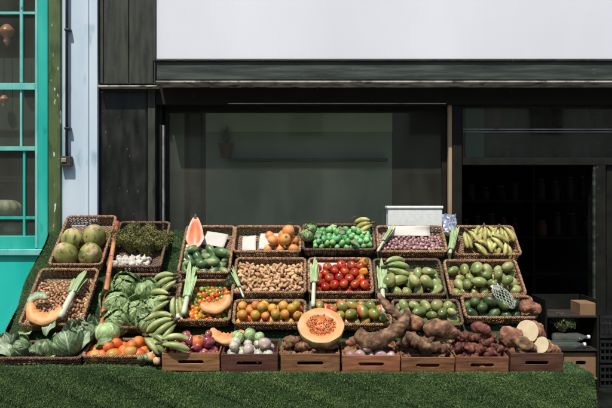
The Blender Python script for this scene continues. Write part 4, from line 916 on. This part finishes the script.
# herbs
def herb(P, R0, n, label, seed, flat_=.55, mt='herb', name='herb_bunch'):
    q = np.random.default_rng(seed); root = empty(name, frame(P, TILT)); tag(root, label, 'herbs'); m_ = MB(); st = MB(); V = []; F = []
    for k in range(60):
        a = q.uniform(0, 6.28); e = q.uniform(.2, 1); p1 = np.array([math.cos(a)*R0*e, math.sin(a)*R0*e*.8, q.uniform(.0, 1)*R0*flat_]); st.tube([(0, 0, -.02), p1*.5+[0, 0, .01], p1], .0012, 3)
    for i in range(n):
        v = q.normal(size=3); v /= np.linalg.norm(v); v *= q.uniform(.35, 1)**.5; lump = 1+.25*math.sin(v[0]*6+seed)+.2*math.sin(v[1]*8)
        c = v*np.array([R0, R0*.8, R0*flat_])*lump; a = q.normal(size=3); a /= np.linalg.norm(a); b = np.cross(a, q.normal(size=3)); b /= np.linalg.norm(b); l_ = q.uniform(.005, .013)
        V += [c-a*l_, c+b*l_*.35, c+a*l_, c-b*l_*.35]; F.append((4*i, 4*i+1, 4*i+2, 4*i+3))
    m_.add(V, F); m_.build('leaves', M[mt], root, False); st.build('stalks', M['stem'], root)
herb(on_slope(130, 238, .01), .15, 9000, 'bushy dry olive herb bunch at the left of the herb basket', 1)
herb(on_slope(149, 241, .02), .16, 8500, 'bushy dry olive herb bunch at the right of the herb basket', 2)
M['herb_green'] = mat('dark_green_herb_leaf', [S(70,88,50), S(100,116,72)], 40, 3, .7, .1, 60)
herb(on_slope(232, 282, .0), .06, 2200, 'small dark green herb bunch tucked left of the ginger basket', 3, .6, 'herb_green')

LF = []
for s_ in range(3):
    a = np.linspace(-1, 1, 9); b = np.linspace(0, 1, 12); B_, A_ = np.meshgrid(b, a, indexing='ij'); wd_ = .05*np.sin(PI*np.clip(.08+.88*B_, 0, 1))**.7
    V_ = np.stack([A_*wd_, B_*.15, .012*np.abs(A_)*(1+np.sin(B_*9+s_*2))+.03*np.sin(B_*3+s_)+.004*np.sin(A_*9+B_*15)], -1); g_ = MB(); g_.grid(V_)
    LF.append(g_.mesh('loose_leaf', [M[['leaf_grey', 'leaf_dark', 'leaf_pale'][s_]]], True, np.stack([(A_*.5+.5).ravel(), B_.ravel()], 1)))
for i, (x, y, d_, yw, s_, lb) in enumerate(((12, 356, 4.76, 60, .9, 'at the far left of the low front tray'), (30, 354, 4.75, -40, .8, 'left of the striped squash'), (58, 356, 4.74, 70, .8, 'at the foot of the savoy cabbage'),
        (80, 349, 4.78, -20, .9, 'right of the savoy cabbage'), (92, 340, 4.86, 30, 1., 'left of the smooth pale cabbage'), (24, 338, 4.98, 10, 1., 'behind the squash in the front left tray'), (46, 336, 4.98, -30, 1., 'under the nut basket rim'), (112, 343, 4.82, 100, .8, 'hanging over the oranges'))):
    put('loose_leaf', LF[i % 3], place(W(x, y, d_), R(yw), R(15*math.sin(i*3)), R(20*math.cos(i*2)), s_, .7), 'loose cabbage leaf %s' % lb, 'leaf', 'loose cabbage leaves')
# paper cards and liners, foam box, foil
def card(P, wd, ht, yaw, tilt, label, mt='paper', name='paper_card', cat='card', group=None, seed=0):
    q = np.random.default_rng(seed); n = 8; G = np.zeros((n, n, 3)); X_, Y_ = np.meshgrid(np.linspace(-.5, .5, n), np.linspace(-.5, .5, n), indexing='ij')
    G[..., 0] = X_*wd; G[..., 1] = Y_*ht; G[..., 2] = .012*np.cos(X_*3+seed)*np.cos(Y_*4)+q.normal(0, .0008, (n, n))
    o = MB().grid(G).build(name, M[mt], None, True, frame(P, tilt) @ Matrix.Rotation(yaw, 4, 'Z')); s_ = o.modifiers.new('solid', 'SOLIDIFY'); s_.thickness = .002; tag(o, label, cat, group)
card(on_slope(249, 241, -.03), .115, .17, R(2), TILT+.1, 'white card leaning at the left of the pale orange basket', seed=1)
card(on_slope(267, 239, -.03), .13, .17, R(-4), TILT+.15, 'white card behind the pale oranges, right of the other card', seed=2)
card(on_slope(282, 234, -.05), .16, .1, R(3), TILT+.3, 'piece of white paper at the back of the pale orange basket', seed=6)
card(on_slope(215, 237, -.03), .19, .15, R(-12), TILT+.1, 'crumpled white paper lining the back of the papaya basket', seed=3, name='paper_liner', cat='paper')
card(on_slope(186, 250, -.03), .07, .17, R(8), TILT+.1, 'narrow white paper at the left edge of the papaya basket', seed=4, name='paper_liner', cat='paper')
card(on_slope(340, 265, -.03), .42, .09, 0, TILT+.2, 'white paper strip behind the tomatoes', seed=5, name='paper_liner', cat='paper')
card(on_slope(179, 316, .0), .05, .09, .2, TILT+.1, 'small white paper scrap at the left front of the chillies', seed=7, name='paper_scrap', cat='paper')
fb = empty('foam_box', Matrix.Translation(W(415, 226, 6.02))); tag(fb, 'white polystyrene box standing behind the shallots', 'box')
m_ = MB(); m_.pbox(388, 442.5, 209, 232, 6.0, 6.14); part(m_, 'box_body', M['foam'], fb, bevel=.008)
m_ = MB(); m_.pbox(387, 443.5, 206, 208.7, 5.99, 6.15); part(m_, 'lid', M['foam'], fb, bevel=.006)
q = np.random.default_rng(3); G = np.zeros((9, 9, 3)); X_, Y_ = np.meshgrid(np.linspace(-.06, .06, 9), np.linspace(-.09, .09, 9), indexing='ij'); G[..., 0] = X_; G[..., 1] = Y_; G[..., 2] = q.normal(0, .009, (9, 9))
o = MB().grid(G).build('foil_wrapper', mat('silver_blue_foil', [S(140,150,176), S(206,212,224), S(96,104,150)], 30, 3, .25, .1, 60, metal=.5), None, False, frame(on_slope(449, 228, .05), TILT+.4)); tag(o, 'crumpled silver blue wrapper at the right of the shallots', 'wrapper')
card(on_slope(409, 231, -.0), .36, .1, 0, TILT+.35, 'white paper behind the purple shallots', seed=8, name='paper_liner', cat='paper')

for i, (x, y) in enumerate(((318, 243), (336, 231), (352, 245), (362, 238), (344, 238))):
    put('lime_leaf', LF[2 if i % 2 else 1], place(on_slope(x, y, .045), i*1.9, .3*math.sin(i), .4, .5), 'small green leaf lying on the limes, %s' % ['far left', 'at the back', 'at the front right', 'at the right', 'in the middle'][i], 'leaf', 'leaves on the limes')
# sweet pepper pair near the tomatoes
put('sweet_pepper', VAR['yellow_pepper'][0], place(on_slope(363, 265, .03), .3, .3, .5, 1.05), 'large yellow orange pepper on the tomatoes, upper one', 'pepper', 'yellow orange peppers')
put('sweet_pepper', VAR['yellow_pepper'][1], place(on_slope(363, 275, .04), .3, 1.3, .2, .85), 'yellow orange pepper on the tomatoes, lower one', 'pepper', 'yellow orange peppers')

# net bag on the avocados
nbg = empty('net_bag', frame(on_slope(502, 302, .06), TILT) @ Matrix.Rotation(R(25), 4, 'Z') @ Matrix.Scale(1.25, 4)); tag(nbg, 'white net bag of small green fruit lying on the avocados', 'net bag')
m_ = MB(); ts = np.linspace(0, 1, 16)
def bagp(t, p): 
    rr = .048*np.interp(t, [0, .15, .5, .85, 1], [.15, .8, 1, .75, .12]); return np.stack([rr*np.cos(p), (t-.5)*.2, rr*.7*np.sin(p)], -1)
for s_ in (-1, 1):
    for k in range(14): m_.tube(bagp(ts, s_*ts*2.2+k*2*PI/14), .0017, 3)
m_.build('netting', M['net'], nbg); m_ = MB(); q = np.random.default_rng(2)
for k in range(26):
    t = q.uniform(.15, .85); a = q.uniform(0, 6.28); c = bagp(np.array([t]), np.array([a]))[0]*[.6, 1, .6]; v, f, _ = sph(ellip(.015, .015, .016, k), 7, 9); m_.add(v+c, f)
m_.build('fruit', M['avocado'], nbg)
card(on_slope(496, 294, .06), .07, .09, R(25), TILT, 'white paper label at the top of the net bag', seed=9, name='paper_label', cat='label')

# big yams and roots
def bigroot(pts, rad, label, mt, name, cat, seed, cuts=(0, 0), n=36, sub=16):
    P = np.array([tuple(p) for p in pts]); k = len(P); t = np.linspace(0, k-1, (k-1)*sub+1)
    # Catmull-Rom
    Q = []; Rr = []
    for x in t:
        i = min(int(x), k-2); u = x-i; p0 = P[max(i-1, 0)]; p1 = P[i]; p2 = P[i+1]; p3 = P[min(i+2, k-1)]
        Q.append(.5*((2*p1)+(-p0+p2)*u+(2*p0-5*p1+4*p2-p3)*u*u+(-p0+3*p1-3*p2+p3)*u**3)); Rr.append(np.interp(x, range(k), rad))
    Q = np.array(Q); Rr = np.array(Rr); o0 = Q.mean(0); Q -= o0
    if not cuts[0]:
        for j, fct in enumerate((.3, .55, .7, .8, .88, .94)): Rr[j] *= fct
    if not cuts[1]:
        for j, fct in enumerate((.3, .55, .7, .8, .88, .94)): Rr[-1-j] *= fct
    m_ = MB().tube(Q, Rr, n, up=(.1, -.9, .3)); V = m_.v[0]; r0 = max(rad); cen = np.repeat(Q, n, 0)
    dmp = np.ones(len(Q)); e_ = np.clip(np.arange(len(Q))/9., 0, 1)
    if cuts[0]: dmp *= .12+.88*e_
    if cuts[1]: dmp *= .12+.88*e_[::-1]
    dmp = np.repeat(dmp, n)
    V = cen+(V-cen)*(1+dmp[:, None][:, 0]*(hnoise(V/r0, seed, .15, 1.4)+hnoise(V/r0, seed+1, .10, 3.2)+hnoise(V/r0, seed+2, .05, 8)+hnoise(V/r0, seed+3, .025, 18)))[:, None]; m_.v[0] = V
    m_.m = [0]*len(m_.f)
    if cuts[0]: m_.m[-2] = 1
    if cuts[1]: m_.m[-1] = 1
    me = m_.mesh(name, [M[mt], M['yam_flesh']]); o = link(name, me, None, Matrix.Translation(o0)); tag(o, label, cat)
    for i_, c_ in enumerate(cuts):
        if c_:
            for pl in (me.polygons[len(me.polygons)-2+i_],): pl.use_smooth = False
    # root hairs
    q = np.random.default_rng(seed); h_ = MB(); nr = len(V)
    for j in range(40):
        i_ = int(q.integers(nr)); d_ = (V[i_]-cen[i_]); d_ /= np.linalg.norm(d_)+1e-9; h_.tube([V[i_], V[i_]+d_*.008+q.normal(0, .002, 3), V[i_]+d_*.014+q.normal(0, .005, 3)], .0006, 3)
    return o
bigroot([W(357, 331, 4.76), W(368, 340, 4.74), W(384, 339, 4.73), W(397, 330, 4.75), W(405, 319, 4.80), W(408, 308, 4.84)], [.042, .06, .056, .046, .034, .024],
        'very large bent brown yam lying over its crate and reaching up across the mangoes', 'yam', 'yam', 'yam', 1)
bigroot([W(378, 293, 4.98), W(386, 305, 4.92), W(396, 314, 4.88), W(402, 320, 4.86)], [.016, .026, .032, .03], 'slender brown root rising behind the big bent yam', 'yam', 'yam', 'yam', 5)
bigroot([W(402, 346, 4.79), W(409, 337, 4.77), W(418, 341, 4.74), W(428, 346, 4.73), W(440, 345, 4.74)], [.028, .042, .036, .036, .026], 'knobbly yam with a pale cut end on the twisted roots', 'yam', 'yam', 'yam', 3, (0, 1))
bigroot([W(424, 331, 4.84), W(434, 328, 4.82), W(447, 330, 4.82), W(458, 336, 4.8)], [.04, .06, .056, .035], 'thick dark brown yam at the back of the twisted root crate', 'yam', 'yam', 'yam', 4)
bigroot([W(401, 325, 4.93), W(413, 323, 4.9), W(424, 326, 4.88)], [.04, .055, .035], 'short fibrous brown root between the big bent yam and the mangoes', 'sweet_potato', 'yam', 'yam', 8, (1, 0))
bigroot([W(430, 322, 4.9), W(441, 335, 4.84), W(452, 343, 4.8)], [.016, .022, .018], 'thin twisted brown root over the dark yam', 'yam', 'yam', 'yam', 9)
bigroot([W(472, 331, 4.86), W(480, 327, 4.84), W(490, 333, 4.82)], [.03, .044, .03], 'thick red brown root on top of the red roots', 'sweet_red', 'red_root', 'root vegetable', 10)
# crate of cut yams: round yam, cut halves
bigroot([W(499, 335, 4.86), W(509, 337, 4.84), W(521, 341, 4.84)], [.06, .078, .06], 'round brown yam at the left of the rightmost crate', 'sweet_potato', 'yam', 'yam', 11)
bigroot([W(538, 337, 4.98), W(533, 334, 4.92), W(527, 331.5, 4.84)], [.05, .078, .083], 'yam cut clean through with a large white face, above the rightmost crate', 'sweet_potato', 'yam', 'yam', 12, (0, 1))
bigroot([W(532, 352, 4.80), W(524, 347, 4.77), W(518, 338, 4.75)][::-1], [.03, .066, .055], 'tapered brown yam end at the front of the rightmost crate', 'yam', 'yam', 'yam', 13)
bigroot([W(556, 352, 4.84), W(549, 349, 4.80), W(541, 345, 4.75)], [.045, .055, .06], 'yam with a white cut face at the right of the rightmost crate', 'sweet_potato', 'yam', 'yam', 14, (0, 1))
fill('D7', 'sweet_potato', 8, .05, 'flatx', 'sweet_potato', 'earthy root', 'sweet potato', 'the rightmost crate', 'roots under the cut yams', 27, (0, 1, .15, 1), cap=.02)
bigroot([on_slope(519, 312, .03), on_slope(527, 311, .05), on_slope(540, 315, .04)], [.035, .05, .035], 'tan root at the right end of the avocado basket', 'sweet_potato', 'yam', 'yam', 15)

# ================================================================ THINGS BY THE DOORWAY, AND INSIDE
rk = empty('shelf_rack', Matrix.Translation((2.2, 5.6, 0))); tag(rk, 'dark low shelf rack at the right end of the stall', 'shelf')
x0, x1 = W(562, 0, 5.5).x, W(597, 0, 5.5).x
for z_, nm in ((W(0, 378, 5.5).z, 'shelf_board'), (W(0, 349.5, 5.5).z, 'shelf_board'), (W(0, 316, 5.5).z, 'shelf_board')):
    m_ = MB(); m_.box(x0-.12, x1, 5.5, 5.85, z_-.012, z_); part(m_, nm, M['cardboard' if z_ < .2 else 'soil_dark'], rk)
for xx in (x0-.135, x1+.001):
    m_ = MB(); m_.box(xx, xx+.014, 5.5, 5.85, 0.033, W(0, 300, 5.5).z); part(m_, 'upright', M['frame_black'], rk)
m_ = MB(); m_.box(x0-.12, x1, 5.86, 5.87, .033, W(0, 300, 5.5).z); part(m_, 'back_panel', M['frame_black'], rk)
a = W(564, 377.6, 5.53); cbx = empty('cardboard_box', Matrix.Translation((a.x, 5.53, a.z))); tag(cbx, 'brown cardboard fruit box with handle hole on the low rack, right of the crates', 'box')
me = slot_board(.27, .2, .005, .085, .032, .12); me.materials.append(M['cardboard']); link('front_side', me, cbx, Matrix.Translation((.137, 0, .001)))
m_ = MB(); m_.box(.002, .007, .0055, .29, .001, .2); m_.box(.267, .272, .0055, .29, .001, .2); m_.box(.002, .272, .2905, .295, .001, .2); m_.box(.008, .266, .006, .29, .001, .004)
m_.build('box_sides', M['cardboard'], cbx, False)
for i, yv in enumerate((344.5, 337)):
    c = W(558+i*4, yv, 5.52); bt = empty('water_bottle', Matrix.Translation(c)); tag(bt, 'clear plastic bottle lying on the rack above the cardboard box, %s' % ('lower one' if i == 0 else 'upper one'), 'bottle', 'clear plastic bottles')
    t = np.array([0, .01, .03, .1, .11, .2, .24, .26, .285]); MB().tube(np.stack([t-.08, 0*t, 0*t], 1), [.02, .032, .034, .034, .032, .034, .024, .013, .013], 14).build('bottle_body', M['bottle'], bt)
    MB().tube([(.206, 0, 0), (.224, 0, 0)], .016, 12).build('cap', M['white_sign'], bt)
a = W(580, 315.6, 5.53); o = MB().box(0, .13, 0, .2, .001, .1).build('small_carton', M['cardboard'], None, False, Matrix.Translation(a), .003); tag(o, 'small brown carton on the top shelf of the low rack', 'carton')
# leafy bundle left of it
herb(W(563, 322, 5.55), .09, 1600, 'dark leafy bundle on the rack behind the cut yams', 21, .5, 'herb_green', 'herb_bunch')
# stack of black ventilated crates at the right edge
for k in range(3):
    root = empty('plastic_crate', Matrix.Translation((2.62, 5.62, .033+k*.205))); tag(root, 'black ventilated plastic crate by the door jamb, %s of three' % ['lowest', 'middle', 'topmost'][k], 'crate', 'black plastic crates')
    m_ = MB()
    for zz in (0, .055, .11, .165): m_.box(-.19, .19, -.004, .008, zz, zz+.02)
    for j in range(11): m_.box(-.19+j*.037, -.19+j*.037+.01, 0, .0085, .0205, .1645)
    m_.build('front_grid', M['plastic_dark'], root, False)
    m_ = MB(); m_.box(-.19, -.182, .009, .3, 0, .19); m_.box(.182, .19, .009, .3, 0, .19); m_.box(-.19, .19, .3005, .31, 0, .19); m_.box(-.181, .181, .009, .3, .001, .008); m_.build('crate_sides', M['plastic_dark'], root, False)

# indoor shelves beyond the door with goods on them
sh = empty('shop_shelving', Matrix.Translation((2.6, 8.4, 0))); tag(sh, 'dim wooden shelving with goods deep inside the doorway', 'shelving')
for z_ in (.7, 1.15, 1.6, 2.05, 2.5):
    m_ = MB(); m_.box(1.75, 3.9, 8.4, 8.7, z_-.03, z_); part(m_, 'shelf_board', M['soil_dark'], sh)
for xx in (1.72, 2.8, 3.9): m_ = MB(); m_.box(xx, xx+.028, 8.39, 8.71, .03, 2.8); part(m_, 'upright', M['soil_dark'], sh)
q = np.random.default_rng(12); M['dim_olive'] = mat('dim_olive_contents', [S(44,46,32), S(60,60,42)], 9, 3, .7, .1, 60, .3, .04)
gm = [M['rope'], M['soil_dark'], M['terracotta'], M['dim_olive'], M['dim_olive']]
for z_, zn in ((1.15, 'second'), (1.6, 'third'), (2.05, 'fourth'), (2.5, 'top')):
    x = 1.8; k = 0
    while x < 3.8:
        w_ = q.uniform(.09, .16); h_ = q.uniform(.14, .28); rr = w_*.42
        if abs(x+w_/2-2.81) > .11:
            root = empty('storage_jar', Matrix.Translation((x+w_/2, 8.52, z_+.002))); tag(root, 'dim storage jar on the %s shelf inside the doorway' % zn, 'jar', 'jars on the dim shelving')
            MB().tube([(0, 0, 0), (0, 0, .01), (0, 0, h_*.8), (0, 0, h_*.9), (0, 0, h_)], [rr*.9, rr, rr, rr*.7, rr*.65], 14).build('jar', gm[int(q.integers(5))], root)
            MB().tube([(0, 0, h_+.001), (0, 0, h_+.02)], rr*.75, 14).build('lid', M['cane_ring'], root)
        x += w_+.04; k += 1
# pot plant on the shelf inside the window
c = W(226, 158, 6.55); root = empty('potted_plant', Matrix.Translation((c.x, 6.56, c.z))); tag(root, 'terracotta pot with dark plant on the shelf behind the shop window', 'potted plant')
MB().tube([(0, 0, .001), (0, 0, .11), (0, 0, .112), (0, 0, .14)], [.05, .066, .074, .076], 20).build('pot', M['terracotta'], root)
m_ = MB(); q = np.random.default_rng(9)
for k in range(60):
    a = q.uniform(0, 6.28); e = q.uniform(.02, .09); p1 = np.array([math.cos(a)*e, math.sin(a)*e*.4, .14+q.uniform(.05, .17)]); m_.tube([(0, 0, .12), p1*[.5, .5, 1]*[1, 1, .8]+[0, 0, .02], p1], [.002, .006, .001], 4, flat=.3)
m_.build('leaves', M['avocado'], root)
# lamps and pumpkins in the neighbour's window
for i, (x, y, d_) in enumerate(((7, 33, 6.3), (4, 100, 6.5))):
    c = W(x, y, d_); root = empty('pendant_lamp', Matrix.Translation(c)); tag(root, 'round copper pendant lamp in the teal window, %s' % ('upper one' if i == 0 else 'lower smaller one'), 'lamp', 'copper pendant lamps')
    s_ = 1-.4*i; t = np.linspace(0, 1, 14)
    MB().tube(np.stack([0*t, 0*t, (.08-.2*t)*s_], 1), s_*np.interp(t, [0, .1, .3, .5, .6, .75, .9, 1], [.02, .045, .075, .06, .022, .034, .022, .004]), 20).build('shade', M['copper'], root)
    MB().tube([(0, 0, .08*s_), (0, 0, 3.9-c.z)], .004, 6).build('cable', M['black_pipe'], root)
pm = sp('pumpkin', ellip(.14, .14, .085, 3, .02, 9, .2, ribs=12, ribamp=.05), [mat('pale_pumpkin_skin', [S(130,134,116), S(178,176,150)], 9, 3, .5, .1, 60), M['stem']], 18, 60, 1)
for i, (x, y) in enumerate(((6, 208), (-30, 208), (14, 229))):
    put('pumpkin', pm, Matrix.Translation(W(x, y, 6.22+.02*i)) @ Matrix.Scale(1 if i < 2 else .6, 4), ['pale ribbed pumpkin behind the lower panes of the teal window', 'pale ribbed pumpkin at the far left of the teal window', 'small pale pumpkin low in the teal window corner'][i], 'pumpkin', 'pumpkins in the teal window')
m_ = MB(); a = W(-100, 216.5, 6.12); b_ = W(34, 218.5, 6.12); m_.box(a.x, b_.x, 6.11, 6.4, b_.z, a.z); o = part(m_, 'display_shelf', M['rope'], nb)

sc.render.engine = 'CYCLES'
